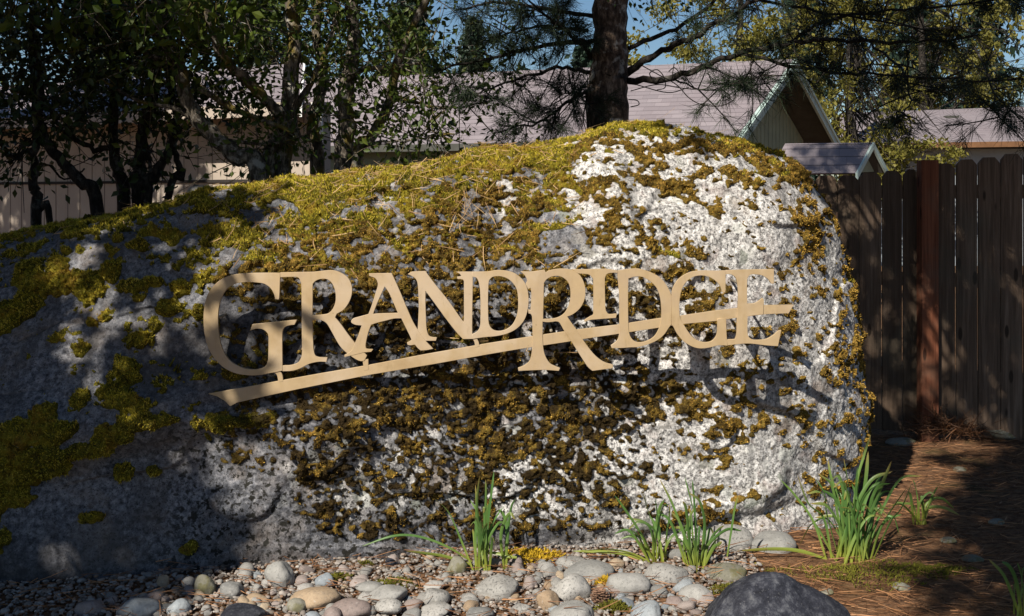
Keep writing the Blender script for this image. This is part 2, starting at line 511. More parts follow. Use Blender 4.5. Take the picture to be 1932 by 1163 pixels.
def boulder():
    pts = np.array([W(x, y, YS) for x, y in outl])
    th = np.arctan2(pts[:, 2] - BC[2], pts[:, 0] - BC[0]); rr = np.hypot(pts[:, 0] - BC[0], pts[:, 2] - BC[2])
    o = np.argsort(th); th, rr = th[o], rr[o]
    th = np.concatenate([th - 2 * np.pi, th, th + 2 * np.pi]); rr = np.tile(rr, 3)
    grid = np.linspace(-np.pi, np.pi, 2048, endpoint=False)
    rg = np.interp(grid, th, rr)
    ker = np.exp(-.5 * (np.arange(-24, 25) / 7.) ** 2); ker /= ker.sum()
    rg = np.convolve(np.concatenate([rg[-24:], rg, rg[:24]]), ker, 'valid')
    gx = np.concatenate([grid, [np.pi]]); gr = np.concatenate([rg, rg[:1]])
    # directions: poles at the two ends of the long axis, dense on the front and the top
    NP, NF, NB = 1900, 980, 90
    t = np.linspace(0, 1, NP); psi = np.pi * t
    psi = .72 * psi + .28 * np.arccos(1 - 2 * t)
    om = np.concatenate([np.linspace(-R(62), R(128), NF, endpoint=False), np.linspace(R(128), R(298), NB, endpoint=False)])
    PS, OM = np.meshgrid(psi, om, indexing='ij')
    d = np.stack([np.cos(PS) * 2.2, -np.sin(PS) * np.cos(OM) * .95, np.sin(PS) * np.sin(OM) * 1.05], -1).reshape(-1, 3)
    d /= np.linalg.norm(d, axis=1, keepdims=True)
    rho = np.hypot(d[:, 0], d[:, 2]); ang = np.arctan2(d[:, 2], d[:, 0])
    Rt = np.interp(ang, gx, gr)
    # how far the front stands out: more at the left foot, less at the right
    fx = np.clip(d[:, 0] / np.maximum(rho, 1e-6) * sstep(0, .8, rho), -1, 1)
    D = np.where(d[:, 1] < 0, .83 - .10 * fx + .62 * sstep(.1, .9, -fx) * sstep(.3, -.3, d[:, 2]), .80)
    m = 2.7
    G = ((rho / Rt) ** m + (np.abs(d[:, 1]) / D) ** m) ** (1 / m)
    kk = 14
    acc = G ** kk
    for nrm, pt in (((-.20, -.80, .56), (-1.9, 4.70, 1.16)), ((.05, -.83, .55), (.1, 4.78, 1.40)),
                    ((.62, -.76, .18), (1.22, 4.78, .9)), ((.05, -.985, -.10), (0.2, 4.575, .5)), ((-.20, -.97, .10), (-1.8, 4.10, .15)),
                    ((.3, -.55, .78), (1.0, 5.0, 1.70))):
        nrm = np.array(nrm) / np.linalg.norm(nrm); dd = np.dot(nrm, np.array(pt) - BC)
        acc = acc + np.maximum(d @ nrm / dd, 0) ** kk
    G = acc ** (1 / kk)
    P = BC + d / G[:, None]
    faces_i = np.arange(NP * (NF + NB)).reshape(NP, NF + NB)
    a = faces_i[:-1]; b = faces_i[1:]
    fc = np.stack([a, np.roll(a, -1, 1), np.roll(b, -1, 1), b], -1).reshape(-1, 4)

    def normals(P):
        Q = P.reshape(NP, NF + NB, 3)
        du = np.gradient(Q, axis=0); dv = np.roll(Q, -1, 1) - np.roll(Q, 1, 1)
        n = np.cross(du, dv).reshape(-1, 3); n /= np.linalg.norm(n, axis=1, keepdims=True) + 1e-12
        s = np.sign(np.sum(n * (P - BC), 1)); s[s == 0] = 1
        return n * s[:, None]

    N = normals(P)
    # map coordinates on the front of the stone (x and height, in the units of the photo at 4.7 m)
    U = CX + P[:, 0] / 4.7 * F; V = HZ - (P[:, 2] - EYE) / 4.7 * F
    g = lambda u, v, a, b: np.exp(-((U - u) / a) ** 2 - ((V - v) / b) ** 2)
    front = sstep(-.1, -.5, N[:, 1])
    disp = .045 * noise(P, .85, 1) + .030 * noise(P, .42, 2) + .016 * fbm(P, .19, 3, 3) + .005 * fbm(P, .06, 3, 5) + .0022 * noise(P, .016, 6)
    # hard breaks: plates that step in and out
    pl = noise(P * np.array((1, 1, 1.6)), .5, 11); disp += .020 * sstep(-.03, .03, pl) - .010
    line = 845 - (U / 420.) * 85
    disp -= front * .085 * sstep(0, 70, V - line) * sstep(620, 330, U) * sstep(1080, 900, V)          # undercut under the left ledge
    disp += front * .05 * np.exp(-((V - line + 20) / 45) ** 2) * sstep(560, 250, U)
    disp -= front * .055 * (g(470, 650, 130, 75) + .8 * g(330, 690, 70, 60))     # hollow behind the first letter
    disp -= front * .05 * g(930, 640, 90, 320)                                    # shallow valley down the middle
    disp += front * .05 * sstep(1080, 1180, U) * sstep(560, 420, V)
    disp += front * .035 * g(1180, 930, 200, 90)
    disp -= front * .03 * np.exp(-((V - 1005 + .1 * (U - 1300)) / 16) ** 2) * g(1330, 1000, 260, 80)
    P = P + N * disp[:, None]
    P[:, 1] -= .26 * sstep(-.7, -1.9, P[:, 0]) * sstep(.80, .05, P[:, 2]) * front          # the left foot comes forward
    N = normals(P)
    z_up = P[:, 2]
    behind = sstep(-1.36, -1.22, P[:, 0]) * sstep(1.25, 1.1, P[:, 0]) * sstep(.58, .66, z_up) * sstep(1.30, 1.22, z_up) * (P[:, 1] < 5.0)
    P[:, 1] += behind * np.maximum(0, 4.550 - P[:, 1])                                        # room behind the lettering
    n = len(P)
    pale = .10 + .62 * sstep(860, 1330, U) + .30 * sstep(1330, 1500, U) + .22 * sstep(380, 800, U)
    pale += .28 * g(820, 880, 260, 130) - .35 * g(1050, 450, 70, 50) - .25 * g(1100, 760, 150, 90) + .35 * g(1200, 340, 110, 70) + .2 * g(560, 380, 90, 30)
    pale -= .25 * sstep(940, 1040, V) * sstep(1250, 1000, U)
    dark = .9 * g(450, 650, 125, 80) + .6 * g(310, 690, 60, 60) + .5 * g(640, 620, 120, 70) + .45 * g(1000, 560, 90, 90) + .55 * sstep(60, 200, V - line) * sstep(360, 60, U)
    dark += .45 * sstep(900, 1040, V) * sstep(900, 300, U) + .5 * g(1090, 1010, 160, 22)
    cr = np.full(n, 1e3)
    for poly in ([(1128, 452), (1150, 441), (1172, 425), (1206, 414), (1262, 402)], [(-80, 668), (40, 640), (120, 606), (210, 600), (330, 566)], [(1280, 985), (1330, 1002), (1368, 1028), (1420, 1012), (1500, 1030)],
                 [(590, 395), (560, 430), (545, 470), (505, 500)], [(-60, 735), (60, 730), (150, 716)], [(760, 760), (800, 830), (790, 900), (830, 960)]):
        for (ua, va), (ub, vb) in zip(poly[:-1], poly[1:]):
            L2 = (ub - ua) ** 2 + (vb - va) ** 2; tt = np.clip(((U - ua) * (ub - ua) + (V - va) * (vb - va)) / L2, 0, 1)
            cr = np.minimum(cr, np.hypot(U - ua - tt * (ub - ua), V - va - tt * (vb - va)))
    cr = cr + 5 * noise(P, .05, 51) + 2
    crack = sstep(5.5, 1.5, cr) * front * (.5 + .5 * sstep(-.2, .2, noise(P, .3, 52)))
    P = P - N * (crack * .012)[:, None]; dark += .8 * crack
    speck = .9 * sstep(400, 540, U) * sstep(1250, 1050, U) * sstep(470, 560, V) + sstep(250, 420, U) * sstep(740, 800, V) * sstep(1000, 760, U) + .8 * g(760, 690, 300, 80) + .45 * sstep(1000, 1200, U)
    # ---------------- moss: how much grows where
    lo = np.interp(U, [230, 430, 1040, 1150], [.76, .52, .50, .70]); top = sstep(lo, lo + .2, N[:, 2] + .14 * noise(P, .12, 19)) * sstep(760, 640, V)
    x0 = [-400, 250, 330, 430, 560, 700, 950, 1080, 1250, 1420, 1520, 1700]
    Dm = np.interp(U, x0, [.03, .05, .18, .46, .60, .64, .62, .50, .40, .32, .36, .38])
    Dm += .14 * sstep(560, 470, V) * sstep(380, 480, U) * sstep(1060, 960, U)
    Dm -= .20 * sstep(840, 940, V) * sstep(1000, 900, U) + .12 * sstep(800, 900, V) + .35 * sstep(985, 1035, V)
    Dm -= .34 * sstep(760, 840, V) * sstep(640, 520, U)
    for u, v, a_, b_, w in ((1190, 335, 75, 38, -.42), (1060, 430, 62, 42, -.40), (545, 383, 60, 16, -.9), (620, 425, 50, 16, -.35), (880, 400, 70, 26, -.3), (960, 470, 40, 40, -.2),
                            (1150, 760, 190, 85, .24), (890, 850, 60, 120, .28), (700, 770, 110, 50, .22), (770, 860, 95, 90, -.26), (450, 650, 90, 60, -.30), (430, 715, 50, 14, -.5),
                            (1400, 460, 90, 120, -.12), (1260, 300, 110, 16, .35), (1250, 360, 120, 22, .25), (1330, 430, 60, 14, .25), (1530, 330, 70, 60, .18), (1600, 700, 70, 160, -.03), (1580, 600, 40, 40, .2),
                            (1080, 900, 110, 40, .10), (900, 980, 50, 40, .35), (680, 990, 40, 45, .35), (1040, 330, 90, 60, .18), (1350, 930, 120, 30, -.1), (1280, 480, 160, 26, -.12),
                            (1420, 800, 80, 100, -.06), (1480, 860, 120, 160, -.08), (640, 640, 80, 50, .12), (440, 450, 60, 90, .15), (1230, 650, 90, 30, .2), (1330, 700, 60, 60, -.2), (450, 775, 55, 14, .5)):
        Dm += w * g(u, v, a_, b_)
    Dm = Dm * (1 - top) + top * (.80 - .10 * sstep(1150, 1450, U))
    Pa = P * np.array((.85, 1, 1.15))
    gran = sstep(380, 540, U) * sstep(1440, 1200, U) * sstep(400, 540, V + 40 * noise(P, .25, 26))
    mixw = lambda c_, f_: c_ + (f_ - c_) * gran
    nz = mixw(.60, .36) * noise(Pa, .19, 21) + mixw(.70, .46) * noise(Pa, .085, 22) + mixw(.56, .80) * noise(Pa, .034, 23) + mixw(.36, .58) * noise(Pa, .018, 24)
    rgt = sstep(1180, 1380, U) * sstep(300, 420, V)
    nz = nz * (1 - rgt) + rgt * (.34 * noise(Pa, .19, 21) + .50 * noise(Pa, .10, 22) + .62 * noise(Pa, .046, 27) + .34 * noise(Pa, .022, 24))
    nz = .5 + .5 * np.tanh(nz / nz.std() * .85)
    amt = Dm - nz
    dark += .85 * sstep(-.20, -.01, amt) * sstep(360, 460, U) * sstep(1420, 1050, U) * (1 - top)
    th_ = np.clip(amt, -.04, .5)
    thick = np.where(amt > 0, .002 + .016 * np.clip(amt / .40, 0, 1) ** .7, amt * .25)
    grain = .017 * noise(P, .026, 31) + .010 * noise(P, .012, 32) + .014 * noise(P, .055, 33) - .003
    green = .15 + .75 * top + .75 * sstep(620, 250, U) + .3 * sstep(520, 380, V) * sstep(1000, 800, U)
    deep = .95 * gran * sstep(500, 600, V) * sstep(1400, 1250, U) * sstep(-.22, .30, noise(P, .06, 61) + .7 * noise(P, .024, 62) + .12)  # blackish moss, plus shade of the lettering painted into the moss colour
    # cushions that stand alone on the left face
    cus = [(200, 515, 24, 17), (250, 541, 30, 13), (285, 530, 26, 10), (170, 648, 19, 14), (182, 606, 11, 7), (205, 598, 14, 6), (97, 485, 10, 7), (122, 482, 10, 6), (195, 487, 9, 6),
           (182, 476, 8, 5), (165, 545, 30, 26), (125, 535, 60, 20), (60, 540, 55, 22), (20, 520, 35, 22), (40, 575, 30, 26), (8, 600, 30, 34), (85, 510, 30, 18), (45, 517, 14, 12), (195, 460, 11, 7), (310, 462, 14, 8),
           (240, 470, 24, 8), (290, 446, 50, 9), (262, 690, 34, 26), (245, 720, 26, 22), (270, 740, 42, 14), (300, 745, 25, 14), (280, 630, 22, 16), (300, 605, 16, 12), (330, 575, 28, 14), (345, 540, 22, 16),
           (168, 693, 9, 7), (190, 738, 15, 16), (135, 762, 28, 18), (110, 790, 50, 24), (165, 790, 38, 22), (60, 815, 55, 18), (130, 825, 70, 20), (215, 818, 40, 16), (20, 850, 60, 26), (90, 860, 60, 24),
           (60, 905, 60, 28), (40, 960, 55, 30), (150, 850, 40, 18), (265, 790, 30, 18), (240, 808, 24, 12), (300, 775, 40, 14), (350, 770, 20, 9), (10, 735, 15, 16), (270, 865, 18, 12), (320, 870, 14, 10),
           (470, 778, 55, 11), (440, 786, 26, 10), (500, 772, 36, 9), (455, 690, 30, 12), (470, 735, 26, 10), (265, 560, 12, 8), (410, 600, 14, 14), (385, 580, 16, 14), (230, 940, 20, 9), (390, 1000, 12, 10)]
    cm = np.full(n, -1.)
    wob = 1 + .55 * noise(P, .09, 41) + .45 * noise(P, .03, 42)
    for u, v, a_, b_ in cus:
        f = (1 - np.sqrt(((U - u) / a_) ** 2 + ((V - v) / b_) ** 2) / wob)
        cm = np.maximum(cm, f * min(1.6, b_ / 12.))
    cthick = np.where(cm > 0, .005 + .034 * np.clip(cm, 0, 1) ** .55, cm * .05)
    cthick = np.where(front > .2, cthick, -.05)
    thick = np.maximum(thick, cthick)
    green = np.where(cthick > .004, np.maximum(green, .75), green)
    thick = np.where(behind > .3, np.minimum(thick, np.maximum(.004, (P[:, 1] - 4.532) * .7)), thick)
    thick = np.where(thick > 0, thick + grain * np.clip(thick / .012, .35, 1.2), thick)

    me = np_mesh('boulder', P, fc)
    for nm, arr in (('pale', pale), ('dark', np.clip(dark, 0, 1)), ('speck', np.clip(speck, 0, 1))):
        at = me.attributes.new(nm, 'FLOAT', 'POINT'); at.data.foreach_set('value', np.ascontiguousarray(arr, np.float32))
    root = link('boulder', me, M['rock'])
    tag(root, 'huge pale lichen-covered boulder overgrown with moss, carrying the brass lettering', 'boulder')
    # the moss sheet
    vis = thick > -.006
    keep = vis[fc].any(1) & (thick[fc].max(1) > 0)
    f2 = fc[keep]; used = np.unique(f2); remap = np.full(n, -1); remap[used] = np.arange(len(used))
    Pm = P + N * thick[:, None]
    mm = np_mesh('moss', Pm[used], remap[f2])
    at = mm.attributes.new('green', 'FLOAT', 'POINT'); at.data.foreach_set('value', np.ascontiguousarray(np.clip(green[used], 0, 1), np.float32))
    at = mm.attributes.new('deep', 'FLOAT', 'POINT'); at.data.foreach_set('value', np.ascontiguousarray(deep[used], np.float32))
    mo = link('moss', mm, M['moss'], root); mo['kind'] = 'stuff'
    # the moss shoots that stand on it
    c4 = f2.mean(1)
    fi = rng.choice(len(f2), 330000, p=(lambda w: w / w.sum())(np.linalg.norm(np.cross(Pm[f2[:, 1]] - Pm[f2[:, 0]], Pm[f2[:, 3]] - Pm[f2[:, 0]]), axis=1) * (Pm[f2[:, 0], 1] < 5.7) * (thick[f2].min(1) > -.001) * (RNG_X(Pm[f2[:, 0], 0]))))
    w4 = rng.dirichlet((1, 1, 1, 1), len(fi))
    b = (Pm[f2[fi]] * w4[:, :, None]).sum(1); nn = N[f2[fi, 0]]; gr_ = np.clip(green[f2[fi, 0]], 0, 1)
    dd = nn + rng.normal(size=b.shape) * .55 + np.array((0, 0, .35)); dd /= np.linalg.norm(dd, axis=1, keepdims=True)
    sd_ = np.cross(dd, rng.normal(size=b.shape)); sd_ /= np.linalg.norm(sd_, axis=1, keepdims=True) + 1e-9
    ln = (rng.uniform(.004, .011, len(b)) * (1 + .6 * gr_))[:, None]; wd = rng.uniform(.0016, .0030, len(b))[:, None]
    b = b - nn * .002
    SV = np.stack([b - sd_ * wd, b + sd_ * wd, b + dd * ln], 1).reshape(-1, 3)
    sm = np_mesh('moss_shoots', SV, np.arange(len(SV)).reshape(-1, 3), smooth=False)
    at = sm.attributes.new('green', 'FLOAT', 'POINT'); at.data.foreach_set('value', np.repeat(gr_, 3).astype(np.float32))
    at = sm.attributes.new('tone', 'FLOAT', 'POINT'); at.data.foreach_set('value', np.repeat(rng.uniform(0, 1, len(b)), 3).astype(np.float32))
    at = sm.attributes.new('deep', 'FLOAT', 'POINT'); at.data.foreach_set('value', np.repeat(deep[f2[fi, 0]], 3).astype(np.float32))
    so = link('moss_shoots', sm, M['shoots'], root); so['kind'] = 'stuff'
    return P, N, U, V, thick, top

RP, RN, RU, RV, RT, RTOP = boulder()


# ------------------------------------------------------------------ the brass sign
SY = 4.50; SZ = 3.876
def L(ox, txt):
    """'u,v u,v* ...' in the enlarged picture of the sign; * marks a sharp corner."""
    out = []
    for w in txt.split():
        c = w.endswith('*'); u, v = w.rstrip('*').split(',')
        out.append((ox + float(u) / SZ, 480 + float(v) / SZ, c))
    return out


LET = {
 'G': (370, ['617,135* 617,170 612,300 608,330* 580,328* 572,290 545,245 500,215 450,207 380,203 300,213 245,240 205,285 178,350 165,430 165,520 172,600 188,670 215,730 255,780 310,815 370,835 430,840 480,833 510,815 525,785 530,740 532,640 530,590 515,565 490,548 455,543 425,548 397,558* 415,510* 560,495 740,477* 722,515* 690,518 655,530 638,555 633,600 634,812* 634,850* 590,860 540,868 480,880 420,885 350,880 280,865 210,830 150,775 105,710 75,630 60,540 58,440 70,350 95,280 140,220 200,175 270,150 340,140 450,135']),
 'R': (370, ['617,133* 740,130 860,128* 890,125 950,118 1010,118 1070,140 1115,175 1140,230 1140,290 1120,350 1080,405 1030,435* 1018,460* 1060,510 1110,580 1165,650 1200,690 1252,738* 1232,778* 1200,780 1150,755 1080,700 1040,650 990,560 960,510 930,487 890,478 852,480* 857,620 862,700 875,740 900,752* 962,752* 955,787* 900,785 830,800 760,835 700,852 634,855* 634,812* 690,810 740,795 765,765 776,720 775,600 772,260 765,200 750,172 720,165 617,168*',
               '855,215* 880,192 920,180 960,183 990,205 1010,240 1022,290 1020,350 1000,400 970,430 930,440 852,445*']),
 'A': (640, ['220,140* 300,138 385,137* 410,190 450,280 500,400 540,490 575,550 600,590 640,640 690,690* 640,700 597,703* 575,685 555,660* 520,665 500,660* 497,645* 530,625* 515,590 490,540 455,468* 400,470 340,485 280,500 235,515* 215,570 200,630 195,670 205,690 250,693* 235,713* 180,717* 110,735 40,750* 40,735* 75,715 100,690 120,640 145,580 165,520* 120,515 92,500 90,485 105,468 150,455 215,437* 240,370 265,290 283,230 280,200 265,175 240,165 220,158*',
               '335,235* 300,310 270,380 250,435* 300,432 430,428* 400,360 370,290']),
 'N': (640, ['500,145* 530,127* 630,122* 700,215 800,340 870,440 910,495* 913,440 912,195* 900,183 865,181* 862,164* 893,160* 880,142 853,128* 978,126* 978,170 973,560 985,590* 995,618* 905,620* 850,560 780,470 700,360 632,268* 632,350 635,450 640,540 655,590 680,605 715,607* 708,632* 570,632* 575,545* 582,400 580,300 575,220 560,180 530,158']),
 'D': (920, ['-112,127* 0,125 70,115 150,122 210,145 260,190 290,250 300,330 290,420 262,490 210,545 140,580 60,598 -10,604 -70,612 -112,620* -112,582* -85,570 -60,540 -52,480 -53,300 -62,215 -75,180 -90,168 -112,165*',
               '8,210 22,178 45,163 90,160 140,175 180,205 210,250 222,310 222,400 205,470 175,520 130,550 80,560 40,550 15,520 6,470 4,340']),
 'R.': (920, ['240,125* 330,125 415,112* 425,133* 450,118 520,105 590,108 640,125 680,160 705,210 715,270 705,340 670,400 620,440 582,455* 620,510 650,550 690,615 760,710 810,760 860,790 915,805* 915,832* 840,842 765,852* 730,820 680,745 620,650 560,560 525,500 500,490* 440,497 402,492* 402,600 408,690 425,750 455,795 490,815 530,830* 520,852* 420,845 320,848 225,852* 222,830* 270,810 305,780 320,730 328,640 326,480 318,440 298,432* 298,402* 314,410* 320,300 314,245* 295,255* 278,215* 288,190 272,155',
                '412,210* 430,185 465,165 510,158 550,170 585,200 603,250 605,320 590,380 560,430 520,458 470,470 405,472*']),
 'I': (920, ['620,110* 740,108 860,106 952,118* 950,138* 925,135 880,140 862,160 857,200 860,380 870,420 890,437 945,432* 938,465* 860,470 800,475 750,480 710,495* 705,480* 745,455 770,440 772,400 772,200 762,170 740,148 690,142 660,140*']),
 'D.': (1190, ['-98,118* -40,110 0,105 60,105 130,125 200,160 250,210 285,270 296,305* 296,512* 275,540 240,590 190,630 120,660 50,678 0,680 -66,685 -141,685* -146,665* -131,655 -101,630 -87,590 -84,500 -86,300 -94,200 -98,138*',
                '-18,178* 30,163 90,168 150,205 190,250 212,310 222,380 222,460 205,540 170,600 110,635 50,642 10,620 -12,575 -18,500 -20,320']),
 'G.': (1190, ['296,300* 305,250 335,195 380,155 440,128 520,118 620,120 692,117* 692,200 690,280* 665,278* 655,240 630,205 590,175 540,157 480,158 430,180 390,220 365,280 355,350 355,430 365,480 390,520 430,580 480,625 540,642 590,632 620,600 630,560 632,470* 695,468* 697,540 700,600 705,645* 703,668* 640,665 580,680 510,688 450,675 390,640 340,585 310,530 296,515*']),
 'E': (1190, ['692,116* 850,111 1045,108* 1045,215* 1025,215* 1000,180 960,155 920,148 880,148 858,165 850,200 850,360* 900,357 930,342 962,318* 972,332* 968,440* 910,446 853,455* 852,560 860,600 890,622 940,625 990,618 1040,590 1075,560 1098,553* 1075,672* 980,665 850,652 703,666* 704,622* 760,620* 772,580 775,470 784,300 775,200 755,160 720,145 692,148*']),
 'connector': (370, ['550,855* 590,880 603,935* 638,930* 632,880 612,850*']),
 'connector.': (640, ['172,772* 182,850* 216,845* 212,765*']),
 'connector..': (640, ['965,605* 988,640 994,682* 1026,674* 1020,640 1002,608*']),
}
BAR = [(393, 743), (460, 731), (525, 719), (603, 705), (690, 690), (805, 668), (920, 648), (1005, 634.5), (1059, 626.5), (1088, 622), (1168, 612.5), (1250, 599.5),
       (1283, 596), (1350, 586), (1440, 576), (1498, 574.5), (1488, 591.5), (1448, 593), (1409, 597), (1350, 606), (1290, 611.5), (1247, 618), (1168, 630), (1100, 640), (1072, 645),
       (1005, 655), (970, 660.5), (920, 669), (820, 687), (700, 707), (640, 719), (560, 735), (500, 748), (447, 760), (434.5, 767), (425, 757), (410, 748)]


def trace(pts):
    """Smooth between the sharp corners."""
    n = len(pts)
    s0 = next((i for i, p in enumerate(pts) if p[2]), 0)
    p = pts[s0:] + pts[:s0]
    if not any(q[2] for q in p):
        P = [np.array(q[:2]) for q in p]; P3 = [P[-1]] + P + P[:2]; out = []
        for i in range(1, len(P3) - 2):
            a, b, c, d = P3[i - 1:i + 3]
            for k in range(4):
                t = k / 4; out.append(.5 * (2 * b + (-a + c) * t + (2 * a - 5 * b + 4 * c - d) * t * t + (-a + 3 * b - 3 * c + d) * t ** 3))
        return out
    p = p + [p[0]]; out = []; run = [p[0]]
    for q in p[1:]:
        run.append(q)
        if q[2]:
            P = [np.array(r[:2]) for r in run]
            out += (spline(P, 4)[:-1] if len(P) > 2 else [P[0]]); run = [q]
    return out


def plate(name, loops, y, thick, parent):
    cu = bpy.data.curves.new(name, 'CURVE'); cu.dimensions = '2D'; cu.fill_mode = 'BOTH'
    for lp in loops:
        sp = cu.splines.new('POLY'); sp.points.add(len(lp) - 1); sp.use_cyclic_u = True
        for q, (px, py) in zip(sp.points, lp):
            w = W(px, py, SY); q.co = (w[0], w[2], 0, 1)
    cu.extrude = thick / 2; cu.bevel_depth = .0012; cu.bevel_resolution = 1; cu.offset = -.0012
    tmp = bpy.data.objects.new('tmp', cu); COL.objects.link(tmp)
    dg = bpy.context.evaluated_depsgraph_get()
    me = bpy.data.meshes.new_from_object(tmp.evaluated_get(dg))
    bpy.data.objects.remove(tmp); bpy.data.curves.remove(cu)
    me.materials.clear()
    n = len(me.vertices); co = np.empty(n * 3, np.float32); me.vertices.foreach_get('co', co); co = co.reshape(-1, 3)
    me.vertices.foreach_set('co', np.stack([co[:, 0], y - co[:, 2], co[:, 1]], 1).astype(np.float32).ravel())
    me.flip_normals() if hasattr(me, 'flip_normals') else None
    me.update()
    bm = bmesh.new(); bm.from_mesh(me); bmesh.ops.remove_doubles(bm, verts=bm.verts, dist=1e-6)
    bmesh.ops.recalc_face_normals(bm, faces=bm.faces); bm.to_mesh(me); bm.free()
    return link(name, me, M['brass'], parent)


def front_at(x, z):
    """The stone's front surface (y) near a point."""
    d = (RP[:, 0] - x) ** 2 + (RP[:, 2] - z) ** 2 + np.where(RP[:, 1] > 5.3, 9, 0)
    return float(RP[np.argmin(d), 1])


def sign():
    c = W(930, 640, SY)
    root = empty('brass_sign', (c[0], SY, c[2]))
    tag(root, 'cut brass lettering reading GRANDRIDGE above a slanting bar, pinned to the mossy boulder', 'sign')
    for i, (nm, (ox, loops)) in enumerate(LET.items()):
        word = nm.strip('.')
        lp = [trace(L(ox, t)) for t in loops]
        o = plate('connector' if word == 'connector' else 'letter', lp, SY + (.0022 if word == 'connector' else .0 if i % 2 else -.0014), .011, root)
    plate('slanting_bar', [[np.array(p) for p in BAR]], SY + .0030, .011, root)
    pins = [(410, 600), (520, 660), (590, 640), (690, 600), (800, 560), (890, 600), (1012, 580), (1040, 625), (1130, 560), (1250, 560), (1275, 580), (1395, 600), (1410, 540), (480, 740), (760, 690)]
    for px, py in pins:
        w = W(px, py, SY); y1 = front_at(w[0], w[2]) + .04
        mb = MB(); mb.tube([(w[0], SY + .006, w[2]), (w[0], max(y1, SY + .03), w[2])], [.006, .006], 10)
        mb.build('standoff_pin', M['pin'], root, True)

sign()


# ------------------------------------------------------------------ strips: needles, straw, leaf blades
def strips(base, dirs, length, width, bend=None):
    """Thin two-segment blades; base (n,3), dirs (n,3) unit."""
    n = len(base); length = np.broadcast_to(length, n)[:, None]; width = np.broadcast_to(width, n)[:, None]
    side = np.cross(dirs, rng.normal(size=(n, 3))); side /= np.linalg.norm(side, axis=1, keepdims=True) + 1e-9
    bend = np.zeros((n, 3)) if bend is None else bend
    mid = base + dirs * length * .5 + bend * .3; tip = base + dirs * length + bend
    V = np.stack([base - side * width / 2, base + side * width / 2, mid + side * width / 2, mid - side * width / 2,
                  tip + side * width * .15, tip - side * width * .15], 1).reshape(-1, 3)
    i = np.arange(n)[:, None] * 6
    fc = np.concatenate([i + np.array((0, 1, 2, 3)), i + np.array((3, 2, 4, 5))], 0)
    return V, fc


def join(parts):
    V = []; Fc = []; b = 0
    for v, f in parts:
        V.append(v); Fc.append(f + b); b += len(v)
    return np.concatenate(V), np.concatenate(Fc)


def unit(a): return a / (np.linalg.norm(a, axis=-1, keepdims=True) + 1e-9)


def litter_on_rock():
    w = np.where((RTOP > .5) & (RP[:, 1] < 5.9) & (RU > -60) & (RU < 1480), (.25 + np.exp(-((RU - 850) / 330) ** 2) * 1.2) * (RP[:, 1] < 5.5), 0)
    w += np.where((RN[:, 1] < -.2) & (RU > 380) & (RU < 1120) & (RV < 500), .18, 0)
    n = 1500
    idx = rng.choice(len(RP), n, p=w / w.sum())
    N = RN[idx]; t = unit(np.cross(N, rng.normal(size=(n, 3))))
    t = unit(t + N * rng.uniform(-.12, .22, (n, 1)) + np.array((.25, 0, -.05)))
    ln = rng.uniform(.05, .12, n)
    b = RP[idx] + N * (np.clip(RT[idx], 0, .03) + rng.uniform(.003, .012, n))[:, None]
    V, fc = strips(b - t * ln[:, None] * .5, t, ln, rng.uniform(.002, .0038, n), rng.normal(size=(n, 3)) * .018)
    # a clump of straw caught on the face
    idc = np.argmin((RU - 886) ** 2 + (RV - 395) ** 2 + np.where(RP[:, 1] > 5.3, 1e6, 0)); c = RP[idc] - np.array((0, .02, 0)); m = 34
    bb = c + rng.normal(size=(m, 3)) * np.array((.035, .006, .06))
    dd = unit(np.stack([rng.normal(size=m) * .6, -rng.uniform(-.1, .1, m), -np.ones(m)], 1))
    V2, f2 = strips(bb + np.array((0, 0, .05)), dd, rng.uniform(.06, .12, m), .0022, rng.normal(size=(m, 3)) * .02)
    V, fc = join([(V, fc), (V2, f2)])
    o = link('pine_straw', np_mesh('pine_straw', V, fc, smooth=False), M['straw'])
    tag(o, 'dry tan pine straw scattered along the mossy crest of the boulder', 'pine straw', kind='stuff')

litter_on_rock()


def litter_ground():
    n = 15000
    x = rng.uniform(-2.6, 4.6, n); y = rng.uniform(3.6, 7.0, n)
    keep = (x > 1.0) | (rng.uniform(size=n) < .55)
    x, y = x[keep], y[keep]; n = len(x)
    P = np.stack([x, y, np.zeros(n)], 1)
    z = .035 * fbm(P, 1.3, 3, 3) + sstep(1.9, 4.5, x) * .06 + rng.uniform(.004, .022, n) + np.where(x < 1.1, rng.uniform(0, .03, n), 0)
    P[:, 2] = z
    a = rng.normal(0, .7, n)
    t = unit(np.stack([np.cos(a), np.sin(a), rng.normal(0, .10, n)], 1))
    V, fc = strips(P, t, rng.uniform(.05, .13, n), rng.uniform(.002, .0036, n), rng.normal(size=(n, 3)) * np.array((.02, .02, .008)))
    o = link('pine_straw', np_mesh('pine_straw', V, fc, smooth=False), M['straw2'])
    tag(o, 'brown fallen pine straw covering the soil between boulder and fence', 'pine straw', kind='stuff')

litter_ground()


